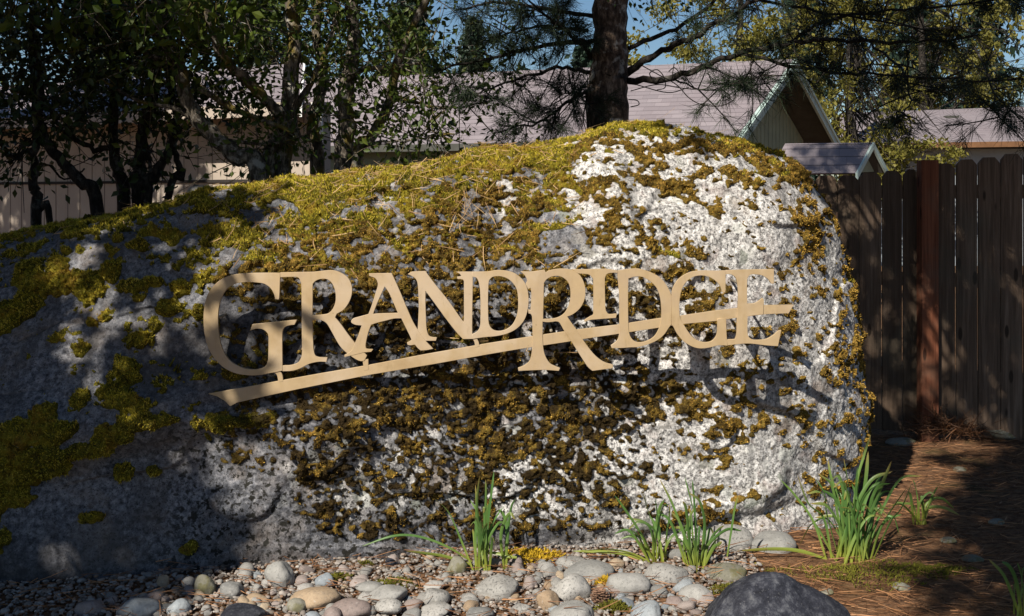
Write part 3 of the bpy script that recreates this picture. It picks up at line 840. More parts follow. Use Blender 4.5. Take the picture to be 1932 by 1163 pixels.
# ------------------------------------------------------------------ stones
def stone_mesh(name, seed, sx, sy, sz, lump=.16, sub=4):
    bm = bmesh.new(); bmesh.ops.create_icosphere(bm, subdivisions=sub, radius=1)
    me = bpy.data.meshes.new(name); bm.to_mesh(me); bm.free()
    n = len(me.vertices); co = np.empty(n * 3, np.float32); me.vertices.foreach_get('co', co); co = co.reshape(-1, 3).astype(float)
    r = np.random.default_rng(seed)
    G = np.zeros(n) + 1.
    for _ in range(7):                                   # a few worn flats
        d = unit(r.normal(size=3)); h = r.uniform(.72, .95)
        G = G + np.maximum(co @ d / h, 0) ** 12
    co = co / (G ** (1 / 12.))[:, None]
    co *= (1 + lump * noise(co, .9, seed) + lump * .35 * noise(co, .35, seed + 3) + .02 * noise(co, .12, seed + 5))[:, None]
    co = co / np.abs(co).max(0) * np.array((sx, sy, sz))
    me.vertices.foreach_set('co', co.astype(np.float32).ravel())
    me.polygons.foreach_set('use_smooth', np.full(len(me.polygons), True)); me.update()
    return me


STONES = [  # px, py of the foot centre, width, height in photo pixels, material, label
 (255, 1168, 90, 40, 'blue', 'smooth pale blue-grey flat cobble at the dim lower left corner'),
 (165, 1166, 66, 34, 'pink', 'dark brown cobble at the far left end of the stone bed'),
 (307, 1112, 30, 27, 'tan', 'small upright tan stone leaning on the boulder foot at the left'),
 (382, 1126, 48, 40, 'olive', 'mossy dark olive cobble against the shaded foot of the boulder'),
 (437, 1130, 52, 34, 'grey', 'rounded light grey cobble right of the mossy olive one'),
 (335, 1162, 48, 32, 'blue', 'bluish cobble between two pale flat stones at lower left'),
 (482, 1140, 50, 18, 'tan', 'flat tan slab beside the blue-streaked dark stone'),
 (455, 1176, 90, 32, 'dark', 'dark blue-streaked stone cut by the lower frame edge'),
 (525, 1108, 62, 52, 'grey', 'round brown-grey stone propped against the boulder below the bar end'),
 (613, 1108, 44, 26, 'blue', 'blue-grey egg-shaped stone right of the round brown one'),
 (675, 1108, 36, 15, 'pink', 'small mauve stone in the pine straw under the boulder'),
 (590, 1146, 104, 32, 'tan', 'broad flat tan slab with a crack, second row from the boulder'),
 (558, 1156, 42, 26, 'olive', 'olive cobble in front of the broad tan slab'),
 (662, 1162, 88, 30, 'pink', 'long pinkish slab in front of the smooth grey dome'),
 (625, 1172, 40, 26, 'pink', 'rounded mauve cobble below the broad tan slab'),
 (588, 1176, 36, 20, 'blue', 'bright blue-grey pebble at the lower edge below the tan slab'),
 (733, 1136, 80, 28, 'grey', 'smooth pale grey dome-shaped cobble'),
 (732, 1158, 56, 26, 'pale', 'whitish cobble in front of the smooth grey dome'),
 (696, 1116, 58, 16, 'grey', 'flat dark grey slab behind the smooth grey dome'),
 (822, 1140, 60, 30, 'pale', 'whitish block-shaped cobble left of the speckled slab'),
 (818, 1114, 44, 14, 'pale', 'thin white slab behind the whitish block'),
 (862, 1084, 42, 34, 'olive', 'round olive-grey stone at the foot of the left daffodil clump'),
 (735, 1068, 24, 14, 'dark', 'small dark pebble touching the boulder foot'),
 (938, 1130, 94, 38, 'pale', 'wide pale speckled slab in front of the left daffodil clump'),
 (1079, 1137, 80, 52, 'pale', 'round black-and-white speckled granite cobble'),
 (1033, 1156, 50, 44, 'tan', 'orange-tan cobble leaning on the speckled granite one'),
 (1078, 1076, 68, 24, 'pale', 'whitish cobble beside the yellow moss'),
 (1108, 1098, 110, 34, 'grey', 'long grey-olive stone behind the speckled granite cobble'),
 (1186, 1126, 92, 44, 'grey', 'angular grey stone behind the pine cone'),
 (1082, 1178, 94, 36, 'grey', 'brown-grey cobble cut by the lower edge below the orange-tan one'),
 (1178, 1154, 44, 24, 'blue', 'small blue-grey stone beside the green moss tuft'),
 (1222, 1178, 66, 44, 'blue', 'pointed blue-grey stone at the lower frame edge'),
 (1258, 1106, 94, 40, 'pale', 'pale stone with leaf shadows below the middle daffodil clump'),
 (1314, 1142, 70, 38, 'grey', 'mid-grey cobble left of the black boulder'),
 (1272, 1152, 44, 26, 'pink', 'purplish stone between the pointed and the mid-grey ones'),
 (1376, 1102, 84, 36, 'olive', 'flat olive-brown stone tucked behind the black boulder'),
 (1378, 1046, 100, 54, 'pale', 'pale grey broken slab leaning on the right foot of the boulder'),
 (1460, 1048, 96, 40, 'grey', 'low weathered grey slab under the lichen face beside the right daffodils'),
 (820, 1165, 70, 22, 'pale', 'white low cobble at the lower edge under the whitish block'),
 (905, 1170, 60, 22, 'grey', 'grey low cobble at the lower edge under the speckled slab'),
 (985, 1160, 40, 20, 'pale', 'small white cobble left of the orange-tan one'),
]


def ground_z(x, y):
    P = np.array([[x, y, 0.]])
    return float(.035 * fbm(P, 1.3, 3, 3)[0] + sstep(1.9, 4.5, P[:, 0])[0] * .06)


def stones():
    for i, (px, py, w, h, m, lab) in enumerate(STONES):
        Y = EYE * F / (py - HZ)
        p = W(px, py, Y); sx = w / 2 / F * Y * .96; hz = h / F * Y * .94
        sz = hz * .66
        me = stone_mesh('river_stone', 100 + i, sx, min(sx * .85, .16), sz)
        o = link('river_stone', me, M[m])
        o.location = (p[0], p[1] + sx * .35, hz - sz)
        o.rotation_euler = (random.uniform(-.12, .12), random.uniform(-.1, .1), random.uniform(-.3, .3))
        tag(o, lab, 'stone', 'river stones along the foot of the boulder')
    # the black boulder at the lower right
    Y = 3.72; p = W(1458, 1070, Y)
    me = stone_mesh('black_boulder', 61, .29, .27, .27, .15, 6)
    n_ = len(me.vertices); co = np.empty(n_ * 3, np.float32); me.vertices.foreach_get('co', co); co = co.reshape(-1, 3)
    k_ = 1 - .30 * np.clip(co[:, 2] / .27, 0, 1) ** 2.2; co[:, 0] *= k_ * 1.06; co[:, 1] *= k_; me.vertices.foreach_set('co', co.ravel()); me.update()
    o = link('black_boulder', me, M['dark']); o.location = (p[0] + .0, Y, p[2] - .275); o.rotation_euler = (0, .06, .3)
    tag(o, 'black smooth rounded boulder in front of the right daffodils', 'boulder')
    # grey rock showing over the crest behind
    Y = 6.25; p = W(388, 372, Y)
    me = stone_mesh('grey_rock', 77, .12, .12, .09, .2)
    o = link('grey_rock', me, M['pale']); o.location = (p[0], Y, p[2] - .02)
    for hgt in (1,):
        pass
    tag(o, 'small pale grey rock peeking over the mossy crest at the left', 'rock')
    # pale flat stones on the path at the right
    for (px, py, w, lab) in ((1700, 1112, 40, 'pale flat stone in the moss right of the daffodils'), (1790, 1020, 34, 'pale flat stone on the straw below the dim plant'),
                             (1835, 1060, 44, 'larger pale flat stone sunk in the straw path'), (1560, 1120, 30, 'pale flake beside the black boulder'), (1880, 990, 36, 'flat stone near the right edge of the straw path'),
                             (1812, 885, 34, 'grey stone half buried below the fence post'), (1700, 836, 60, 'long pale rock under the fence bottom beside the boulder'), (1890, 832, 90, 'long mossy stone under the fence at the right edge')):
        Y = EYE * F / (py - HZ); p = W(px, py, Y); sx = w / 2 / F * Y
        me = stone_mesh('flat_stone', int(px), sx, sx * .8, sx * .35)
        o = link('flat_stone', me, M['olive']); o.location = (p[0], p[1], ground_z(p[0], p[1]) + sx * .1)
        o.rotation_euler = (0, 0, random.uniform(0, 3)); tag(o, lab, 'stone', 'flat stones on the straw')
    # pebbles between the stones
    prot = [stone_mesh('pebble', 300 + i, 1, random.uniform(.7, .95), random.uniform(.5, .75), .2, 3) for i in range(6)]
    mats = ['pale', 'grey', 'blue', 'tan', 'pink', 'pale', 'grey', 'pale']
    variants = []
    for i, me in enumerate(prot):
        for m in (mats[i % 8], mats[(i + 3) % 8]):
            c = me.copy(); c.name = 'pebble'; c.materials.append(M[m]); variants.append(c)
    for i in range(285):
        px = rng.uniform(200, 1340); py = rng.uniform(1052, 1168) if px > 700 else rng.uniform(1090 - (px - 250) * .05, 1168)
        Y = EYE * F / (py - HZ); p = W(px, py, Y); s = rng.uniform(.011, .025) * (1.75 if rng.uniform() < .32 else 1)
        o = bpy.data.objects.new('pebble', random.choice(variants)); COL.objects.link(o)
        o.location = (p[0], p[1], ground_z(p[0], p[1]) + s * .45); o.scale = (s, s, s)
        o.rotation_euler = (rng.uniform(-.4, .4), rng.uniform(-.4, .4), rng.uniform(0, 6.28))
        tag(o, 'small loose pebble lying between the larger river stones', 'pebble', 'pebbles between the river stones')
    # gravel: too small to count
    bm = bmesh.new(); bmesh.ops.create_icosphere(bm, subdivisions=2, radius=1)
    v0 = np.array([v.co[:] for v in bm.verts]); f0 = np.array([[v.index for v in f.verts] for f in bm.faces]); bm.free()
    n = 9000; parts = []
    for i in range(n):
        x = rng.uniform(-2.0, 1.0); y = rng.uniform(3.75, 4.72)
        s = rng.uniform(.003, .008) * (1.5 if i % 9 == 0 else 1)
        A = np.linalg.qr(rng.normal(size=(3, 3)))[0]
        v = (v0 * (1 + .25 * rng.normal(size=3))) @ A * s * np.array((1.2, 1.2, .8))
        parts.append((v + np.array((x, y, 0.)), f0))
    V, fc = join(parts)
    base = V.reshape(n, -1, 3).mean(1)
    zz = .035 * fbm(np.stack([base[:, 0], base[:, 1], 0 * base[:, 0]], 1), 1.3, 3, 3) + .012
    V = (V.reshape(n, -1, 3) + np.stack([0 * zz, 0 * zz, zz], 1)[:, None]).reshape(-1, 3)
    k = Nodes('gravel'); k.col(k.ramp(k.geo_rand(), [(0, (.10, .075, .055)), (.35, (.19, .165, .145)), (.7, (.31, .29, .265)), (.85, (.24, .15, .10)), (1, (.40, .38, .35))])); k.rough(.9)
    o = link('gravel', np_mesh('gravel', V, fc), k.m); tag(o, 'fine mixed gravel filling the stone bed', 'gravel', kind='stuff')

stones()


def moss_mat(name, px, py, w, hpx, mat, label, cat='moss', n=900, ln=.012):
    Y = EYE * F / (py - HZ); c = W(px, py, Y); rx = w / 2 / F * Y; hz = hpx / F * Y
    a = rng.uniform(0, 6.283, n); r = np.sqrt(rng.uniform(0, 1, n)); wob = 1 + .3 * np.sin(3 * a + px) + .2 * np.sin(7 * a)
    x = r * np.cos(a) * rx * wob; y = r * np.sin(a) * rx * .55 * wob
    z = hz * np.sqrt(np.clip(1 - r ** 2, 0, 1)) * rng.uniform(.5, 1, n)
    P = np.stack([c[0] + x, c[1] + y, ground_z(c[0], c[1]) + z], 1)
    d = unit(np.stack([x / rx, y / rx, np.full(n, 1.)], 1) + rng.normal(size=(n, 3)) * .5)
    V, fc = strips(P, d, rng.uniform(.6, 1.3, n) * ln, .004, rng.normal(size=(n, 3)) * .003)
    o = link(name, np_mesh(name, V, fc, smooth=False), M[mat]); tag(o, label, cat, kind='stuff')

moss_mat('yellow_moss', 1000, 1056, 96, 20, 'ymoss', 'bright yellow moss patch at the foot of the boulder', n=2600)
moss_mat('yellow_moss', 1141, 1108, 30, 18, 'ymoss', 'small yellow moss tuft between grey stones', n=600)
moss_mat('green_moss', 1160, 1158, 60, 18, 'gmoss', 'green moss tuft at the lower edge among the stones', n=1100)
moss_mat('green_moss', 1375, 1128, 60, 18, 'gmoss', 'green moss beside the black boulder', n=900)
moss_mat('green_moss', 1620, 1092, 240, 10, 'gmoss', 'thin olive moss carpet around the right daffodils', n=1500)
moss_mat('green_moss', 1760, 1085, 120, 8, 'gmoss', 'thin olive moss patch on the straw path', n=900)
moss_mat('green_moss', 640, 1088, 40, 8, 'gmoss', 'olive moss tuft on the stone bed below the lettering', n=500)
moss_mat('green_moss', 745, 1100, 70, 8, 'gmoss', 'olive moss tuft behind the smooth grey dome', n=700)
moss_mat('green_moss', 690, 1062, 24, 8, 'gmoss', 'tiny olive moss tuft touching the boulder foot', n=300)


def pine_cone():
    Y = 4.02; c = W(1132, 1132, Y)
    mb = MB()
    for i in range(60):
        t = i / 60; a = i * 2.39996; r = .026 * math.sin(math.pi * (.12 + .8 * t)); z = t * .055
        p = np.array((c[0] + r * math.cos(a), Y + r * math.sin(a), z + .012)); o = np.array((math.cos(a), math.sin(a), .3)) * .010; s = np.array((-math.sin(a), math.cos(a), 0)) * .007
        mb.prism([p - s - o * .5, p + s - o * .5, p + s * .8 + o, p - s * .8 + o], (0, 0, .003))
    o = mb.build('pine_cone', M['cone']); tag(o, 'brown pine cone standing between grey stones', 'pine cone')

pine_cone()


# ------------------------------------------------------------------ daffodil leaves
def blade(pts, w):
    """A strap leaf with a shallow channel along a smooth line of points."""
    P = np.array(spline(pts, 6)); n = len(P)
    T = unit(np.gradient(P, axis=0)); ref = unit(np.array((rng.normal() * .6, -1., rng.normal() * .3)))
    S = unit(np.cross(T, ref)); Nn = np.cross(S, T)
    t = np.linspace(0, 1, n); ww = w * np.minimum(1, .65 + t * 1.2) * np.sqrt(np.clip((1 - t) * 5, 0, 1)) + .0006
    tw = (rng.normal() * .9 * t)[:, None]; S2 = S * np.cos(tw) + Nn * np.sin(tw); Nn = Nn * np.cos(tw) - S * np.sin(tw); S = S2
    V = np.stack([P - S * ww[:, None] / 2, P + Nn * ww[:, None] * .22, P + S * ww[:, None] / 2], 1).reshape(-1, 3)
    f = []
    for i in range(n - 1):
        for k in (0, 1): f.append((3 * i + k, 3 * i + k + 1, 3 * i + k + 4, 3 * i + k + 3))
    return V, np.array(f)


def daffodil(bx, by, blades, extra, label, hmax=120, spread=40, group='daffodil clumps at the foot of the boulder', w=.0105):
    Y = EYE * F / (by - HZ); parts = []
    for b in blades:
        m = len(b); dy = rng.uniform(-.05, .05)
        parts.append(blade([W(x, y, Y + dy * i / max(m - 1, 1) + rng.normal() * .004) for i, (x, y) in enumerate(b)], w * rng.uniform(.8, 1.25)))
    for _ in range(extra):
        x0 = bx + rng.normal() * spread * .25; lean = rng.normal() * spread * .55; h = hmax * rng.uniform(.45, 1)
        droop = rng.uniform(-.1, .25)
        d0 = rng.uniform(-.05, .05); d1 = rng.normal() * .07
        parts.append(blade([W(x0, by + rng.uniform(-4, 4), Y + d0), W(x0 + lean * .35, by - h * .5, Y + d0 + d1 * .4), W(x0 + lean * .8, by - h * .9, Y + d0 + d1), W(x0 + lean * 1.3, by - h * (1 - droop), Y + d0 + d1 * 1.3)], w * rng.uniform(.7, 1.2)))
    tips = np.concatenate([np.repeat(np.linspace(0, 1, len(v) // 3) ** 6 * (rng.uniform() < .55), 3) for v, f in parts])
    V, fc = join(parts)
    c = W(bx, by, Y)
    me = np_mesh('daffodil_clump', V - c, fc); at = me.attributes.new('tip', 'FLOAT', 'POINT'); at.data.foreach_set('value', tips.astype(np.float32)); o = link('daffodil_clump', me, M['daff']); o.location = c
    tag(o, label, 'plant', group)

daffodil(905, 1080, [
    [(905, 1080), (903, 1010), (900, 950), (905, 897)], [(912, 1080), (918, 1010), (926, 940), (932, 889)], [(908, 1080), (914, 1000), (917, 930), (916, 905)],
    [(898, 1080), (897, 1020), (899, 960), (897, 915)], [(893, 1078), (870, 1020), (845, 965), (818, 940)], [(890, 1066), (840, 1050), (800, 1044), (766, 1040)],
    [(890, 1060), (850, 1035), (810, 1018), (772, 1010), (735, 1013), (683, 1031)], [(915, 1080), (925, 1000), (940, 970), (952, 955)],
    [(955, 1078), (958, 1010), (964, 960), (972, 942)], [(952, 1078), (945, 1010), (960, 970), (972, 980)], [(950, 1076), (957, 1000), (945, 965), (928, 972)], [(920, 1042), (940, 1045), (958, 1050), (975, 1052)][::-1],
    [(900, 1080), (905, 1040), (912, 1000), (922, 985)], [(910, 1080), (922, 1020), (938, 990), (948, 985)]], 9, 'daffodil leaf clump at the middle of the boulder foot, left of the yellow moss', 150, 40)
daffodil(1236, 1068, [
    [(1236, 1068), (1195, 1050), (1150, 1042), (1080, 1040)], [(1232, 1064), (1190, 1044), (1140, 1036), (1090, 1042)], [(1240, 1066), (1235, 1000), (1222, 960), (1213, 930)],
    [(1240, 1068), (1245, 1010), (1240, 970), (1236, 938)], [(1232, 1066), (1210, 1010), (1185, 970), (1160, 935)], [(1246, 1068), (1262, 1020), (1285, 1000), (1300, 990)], [(1250, 1068), (1240, 1010), (1215, 985), (1180, 978)], [(1238, 1066), (1222, 1040), (1212, 1030), (1200, 1020)],
    [(1255, 1068), (1258, 1010), (1262, 980), (1264, 950)], [(1236, 1068), (1228, 1000), (1205, 985), (1185, 1000)]], 7, 'loose daffodil leaf clump with one long leaf lying to the left', 125, 45)
daffodil(1312, 1082, [
    [(1312, 1082), (1318, 1010), (1305, 950), (1292, 900)], [(1316, 1082), (1330, 1010), (1322, 950), (1300, 930)], [(1306, 1080), (1290, 1010), (1268, 950), (1245, 905)], [(1320, 1080), (1340, 1020), (1355, 1000), (1366, 992)],
    [(1302, 1080), (1290, 1030), (1300, 980), (1316, 950)], [(1318, 1080), (1312, 1000), (1310, 950), (1306, 905)], [(1322, 1082), (1345, 1035), (1355, 1028), (1362, 1022)], [(1372, 1050), (1380, 1000), (1386, 960), (1393, 935)], [(1310, 1080), (1335, 1030), (1370, 1000), (1400, 1002)]], 14, 'dense upright daffodil clump right of the loose one, above the pale stone', 150, 36)
daffodil(1610, 1065, [
    [(1570, 1062), (1555, 980), (1525, 950), (1504, 895)], [(1560, 1060), (1535, 985), (1500, 935), (1472, 905)], [(1560, 1055), (1510, 1040), (1460, 1036), (1390, 1040)], [(1565, 1065), (1480, 1060), (1450, 1068), (1420, 1062)], [(1600, 1065), (1585, 960), (1568, 900), (1562, 868)],
    [(1612, 1065), (1605, 960), (1598, 900), (1592, 865)], [(1620, 1065), (1628, 950), (1634, 900), (1638, 852)], [(1600, 1065), (1615, 920), (1630, 860), (1643, 820)], [(1630, 1065), (1640, 980), (1662, 920), (1682, 870)], [(1640, 1065), (1660, 1000), (1690, 950), (1712, 918)],
    [(1645, 1062), (1680, 985), (1700, 960), (1720, 912)], [(1640, 1060), (1665, 990), (1685, 975), (1696, 1006)], [(1580, 1065), (1545, 1000), (1530, 990), (1508, 1030)], [(1585, 1062), (1560, 970), (1555, 930), (1540, 905)], [(1605, 1066), (1640, 990), (1650, 960), (1668, 980)],
    [(1640, 1066), (1680, 1062), (1710, 1075), (1745, 1092)], [(1575, 1062), (1520, 1070), (1490, 1066), (1470, 1062)]], 44, 'large thick daffodil clump at the right end of the boulder', 185, 75, w=.0115)
daffodil(1735, 990, [
    [(1735, 990), (1732, 950), (1728, 920), (1722, 905)], [(1740, 990), (1750, 960), (1780, 958), (1810, 972)], [(1738, 990), (1748, 950), (1775, 940), (1800, 960)], [(1730, 990), (1724, 955), (1705, 950), (1690, 948)], [(1742, 990), (1755, 945), (1765, 925), (1770, 918)], [(1730, 990), (1735, 950), (1752, 930), (1765, 935)]], 5, 'small dim daffodil plant in the shade on the straw behind the thick clump', 80, 30)
daffodil(1925, 1165, [[(1925, 1165), (1905, 1110), (1890, 1080), (1865, 1055)], [(1928, 1165), (1918, 1100), (1905, 1070), (1890, 1060)], [(1932, 1165), (1930, 1110), (1925, 1080), (1920, 1062)]], 5, 'dark daffodil leaves cut by the lower right frame corner', 100, 30)


# ------------------------------------------------------------------ fence
def fence():
    gaps = [1496, 1538, 1580, 1621, 1664, 1703, 1735, 1762, 1803, 1845, 1888, 1931, 1975, 2020, 2066, 2113]
    tops = [333, 332, 331, 328, 322, 318, 0, 308, 303, 297, 290, 284, 278, 272, 266, 260]
    yy = lambda px: 7.05 - (px - 1600) / 330. * .38
    c = W(1745, 830, yy(1745)); root = empty('fence', (c[0], c[1], 0))
    tag(root, 'weathered brown dog-eared board fence behind the right end of the boulder', 'fence')
    mb = MB()
    for i in range(len(gaps) - 1):
        x0, x1 = gaps[i] + random.uniform(.8, 1.7), gaps[i + 1] - random.uniform(.8, 1.7)
        t = tops[i] or 314
        t = t + random.uniform(-2, 2)
        Y0, Y1 = yy(x0), yy(x1)
        A = W(x0, 0, Y0); B = W(x1, 0, Y1); zt = W(0, t, (Y0 + Y1) / 2)[2]; zb = .03
        d = (B - A); ear = .028 * d / np.linalg.norm(d[:2])
        P = lambda q, z: (q[0], q[1], z)
        off = random.uniform(-.004, .004)
        pts = [(A[0], A[1] + off, zb), (B[0], B[1] + off, zb), (B[0], B[1] + off, zt - .035), (B[0] - ear[0], B[1] - ear[1] + off, zt), (A[0] + ear[0], A[1] + ear[1] + off, zt), (A[0], A[1] + off, zt - .035)]
        mb.prism(pts, (0, .018, 0))
    mb.build('board_panel', M['fence'], root)
    for z in (.35, .95, 1.5):
        r = MB(); A = W(1500, 0, yy(1500)); B = W(2110, 0, yy(2110))
        r.prism([(A[0], A[1] + .024, z), (B[0], B[1] + .024, z), (B[0], B[1] + .024, z + .085), (A[0], A[1] + .024, z + .085)], (0, .038, 0))
        r.build('rail', M['fence'], root)
    Y = yy(1745) - .03; A = W(1729, 303, Y); B = W(1761, 303, Y)
    p = MB(); p.box(A[0], B[0], Y - .09, Y, -.05, A[2]); p.build('post', M['post'], root, bevel=.004)['label'] = 'red-brown fence post'
    # light strips of another yard show in the gaps: nothing to add, they are the gaps themselves

fence()


def dead_fern():
    c = W(1795, 842, 6.75); n = 560
    b = np.array((c[0], c[1], .03)) + rng.normal(size=(n, 3)) * np.array((.115, .045, .010)); b[:, 2] = np.abs(b[:, 2]) + .05
    b[:, 2] += .12 * np.exp(-((b[:, 0] - c[0] + .12) / .1) ** 2) * rng.uniform(0, 1, n)
    d = unit(rng.normal(size=(n, 3)) * np.array((1, .5, .6)) + np.array((-.2, 0, .3)))
    V, fc = strips(b, d, rng.uniform(.04, .14, n), .005, rng.normal(size=(n, 3)) * .03 - np.array((0, 0, .02)))
    o = link('dead_fern', np_mesh('dead_fern', V, fc, smooth=False), M['fern']); tag(o, 'dead rust-brown fern heaped at the foot of the fence post', 'plant')

dead_fern()


# ------------------------------------------------------------------ houses
def roof_plane(name, a, b, c, d, parent, thick=.05):
    """a,b along the eave, c,d along the ridge (above b and a); carries its own shingle coordinates."""
    a, b, c, d = [np.array(p, float) for p in (a, b, c, d)]
    n = unit(np.cross(b - a, d - a)); n = n if n[2] > 0 else -n
    V = np.array([a, b, c, d, a - n * thick, b - n * thick, c - n * thick, d - n * thick])
    fc = np.array([(0, 1, 2, 3), (7, 6, 5, 4), (0, 4, 5, 1), (1, 5, 6, 2), (2, 6, 7, 3), (3, 7, 4, 0)])
    me = np_mesh(name, V, fc, smooth=False)
    e = unit(b - a); s = np.cross(n, e); s = s if s[2] > 0 else -s
    at = me.attributes.new('uvco', 'FLOAT_VECTOR', 'POINT')
    uv = np.stack([(V - a) @ e, (V - a) @ s, np.zeros(8)], 1); at.data.foreach_set('vector', uv.astype(np.float32).ravel())
    o = link(name, me, M['shingle'], parent); me.materials.append(M['soffit']); me.polygons[1].material_index = 1
    return o


def rake(p0, p1, w, parent, mat='trim', t=.04, out=np.array((0, -1, 0)), name='rake_board'):
    """A board that follows a sloping roof edge, its width hanging below the edge."""
    p0, p1 = np.array(p0), np.array(p1)
    down = np.array((0, 0, -w))
    mb = MB(); mb.prism([p0, p1, p1 + down, p0 + down], out * t); mb.build(name, M[mat], parent)


def gable_house():
    P = W(1497, 112, 19.0); El = W(1388, 262, 17.0); Er = W(1584, 276, 21.0)
    rd = np.array((-2.1, .75, 0)); rd /= np.linalg.norm(rd)                        # along the ridge, to the left and back
    root = empty('gable_house', (P[0], P[1], 0))
    tag(root, 'sage green house with a steep shingled gable and pale green rake boards', 'house')
    Lr = 10.5
    roof_plane('roof', El + rd * Lr, El, P, P + rd * Lr, root)
    roof_plane('roof', Er, Er + rd * Lr, P + rd * Lr, P, root)
    ax = unit(Er - El); ax[2] = 0; ax = unit(ax); outw = -rd
    rake(El - np.array((0, 0, .004)), P - np.array((0, 0, .004)), .20, root, 'trim', .045, outw); rake(P - np.array((0, 0, .004)), Er - np.array((0, 0, .004)), .20, root, 'trim', .045, outw)
    sl = np.array((0, 0, -.13))
    rake(El + sl * .2 + outw * .046, P + sl * .2 + outw * .046, .06, root, 'trim', .02, outw); rake(P + sl * .2 + outw * .046, Er + sl * .2 + outw * .046, .06, root, 'trim', .02, outw)
    inset = rd * .55
    wl = El + ax * .35 + inset; wr = Er - ax * .35 + inset
    up = lambda q, z: np.array((q[0], q[1], z))
    w = MB(); zt = P + inset
    w.prism([up(wl, -.05), up(wr, -.05), up(wr, Er[2] + .10), up(zt, P[2] - .12), up(wl, El[2] + .10)], rd * .12); w.build('gable_wall', M['sage'], root)
    g = MB()
    for i in range(1, 24):                                                          # grooves stand proud as thin battens
        t = i / 24; q = wl + (wr - wl) * t; h = (El[2] + .08) + (P[2] - El[2] - .22) * (1 - abs(2 * t - 1))
        g.prism([up(q - ax * .012, -.05), up(q + ax * .012, -.05), up(q + ax * .012, h), up(q - ax * .012, h)], -rd * .012)
    g.build('batten', M['sage'], root)
    f = MB(); ql = El + ax * .36 + inset * 1.3; f.prism([up(ql, -.05), up(ql + rd * Lr * .95, -.05), up(ql + rd * Lr * .95, El[2] - .02), up(ql, El[2] - .02)], ax * .12); f.build('side_wall', M['sage'], root)
    rake(El + rd * Lr, El + rd * .02, .12, root, 'soffit', .04, -ax, 'fascia')
    mb = MB(); v = El + rd * 3.2 + (P - El) * .12; mb.tube([v, v + np.array((0, 0, .22))], [.03, .03], 8); mb.build('vent_pipe', M['soffit'], root)

    # the little roofed gate beside it
    P2 = W(1645, 269, 15.0); L2 = W(1614, 327, 14.75); R2 = W(1673, 324, 15.25)
    r2 = np.array((-1, .28, 0)); r2 /= np.linalg.norm(r2); ln = 1.15
    porch = empty('gate_roof', (P2[0], P2[1], 0)); tag(porch, 'small dark shingled gable roof over a gate between house and fence', 'gate roof')
    roof_plane('roof', L2 + r2 * ln, L2, P2, P2 + r2 * ln, porch, .03); roof_plane('roof', R2, R2 + r2 * ln, P2 + r2 * ln, P2, porch, .03)
    rake(L2, P2, .085, porch, 'trim', .03, -r2); rake(P2, R2, .085, porch, 'trim', .03, -r2)
    a2 = unit(R2 - L2); p = MB()
    for q in (L2 + a2 * .04 + r2 * .15, R2 - a2 * .04 + r2 * .15, L2 + a2 * .04 + r2 * (ln - .1), R2 - a2 * .04 + r2 * (ln - .1)):
        p.box(q[0] - .03, q[0] + .03, q[1] - .03, q[1] + .03, -.05, L2[2] - .02)
    p.build('post', M['fence'], porch)
    m = MB(); z = P2[2] - .05; q0 = L2 + r2 * .14; q1 = R2 + r2 * .14; pk = P2 + r2 * .14 - np.array((0, 0, .04)); m.prism([q0, q1, pk], r2 * .03); m.build('gable_board', M['sage'], porch)

gable_house()


def wing():
    # the long siding wall at the left, its right end nearer
    A = W(-260, 0, 14.2); B = W(606, 0, 10.4)
    dx = unit((B - A) * np.array((1, 1, 0))); nrm = np.array((dx[1], -dx[0], 0)); nrm = nrm if nrm[1] < 0 else -nrm
    root = empty('garage', (B[0], B[1], 0)); tag(root, 'beige garage with vertical board siding, mostly hidden by dark trunks at the left', 'garage')
    zt = 2.42
    bk = unit(np.array((B[0], B[1], 0.)))
    up = lambda q, z: np.array((q[0], q[1], z))
    w = MB(); w.prism([up(A, -.05), up(B, -.05), up(B, zt), up(A, zt)], -nrm * .14); w.build('wall', M['siding'], root)
    g = MB(); Ln = np.linalg.norm((B - A)[:2]); n = int(Ln / .20)
    for i in range(1, n):
        q = A + dx * (i * .20); g.prism([up(q, -.04), up(q + dx * .009, -.04), up(q + dx * .009, zt - .01), up(q, zt - .01)], nrm * .003)
    g.build('siding_groove', M['groove'], root)
    l = MB(); z1 = 1.66; l.prism([up(A, z1), up(B, z1), up(B, z1 + .03), up(A, z1 + .03)], nrm * .02); l.build('belt_flashing', M['darkline'], root)
    c = MB(); c.prism([up(B - dx * .10, -.04), up(B + dx * .02, -.04), up(B + dx * .02, zt - .006), up(B - dx * .10, zt - .006)], nrm * .024); c.build('corner_board', M['white'], root)
    s = MB(); s.prism([up(B, -.05), up(B + bk * 3.4, -.05), up(B + bk * 3.4, zt), up(B, zt)], -dx * .1); s.build('end_wall', M['siding'], root)
    e0 = up(A + nrm * .45, zt - .04); e1 = up(B + nrm * .45 + dx * .12, zt - .04); r1 = e1 + bk * 2.2 + np.array((0, 0, .62)); r0 = e0 + bk * 2.2 + np.array((0, 0, .62))
    roof_plane('roof', e0, e1, r1, r0, root); b1 = e1 + bk * 4.4; b0 = e0 + bk * 4.4; roof_plane('roof', b1, b0, r0, r1, root)
    rake(e0, e1, .12, root, 'siding', .03, nrm, 'fascia'); rake(e1, r1, .14, root, 'white', .03, dx)

wing()


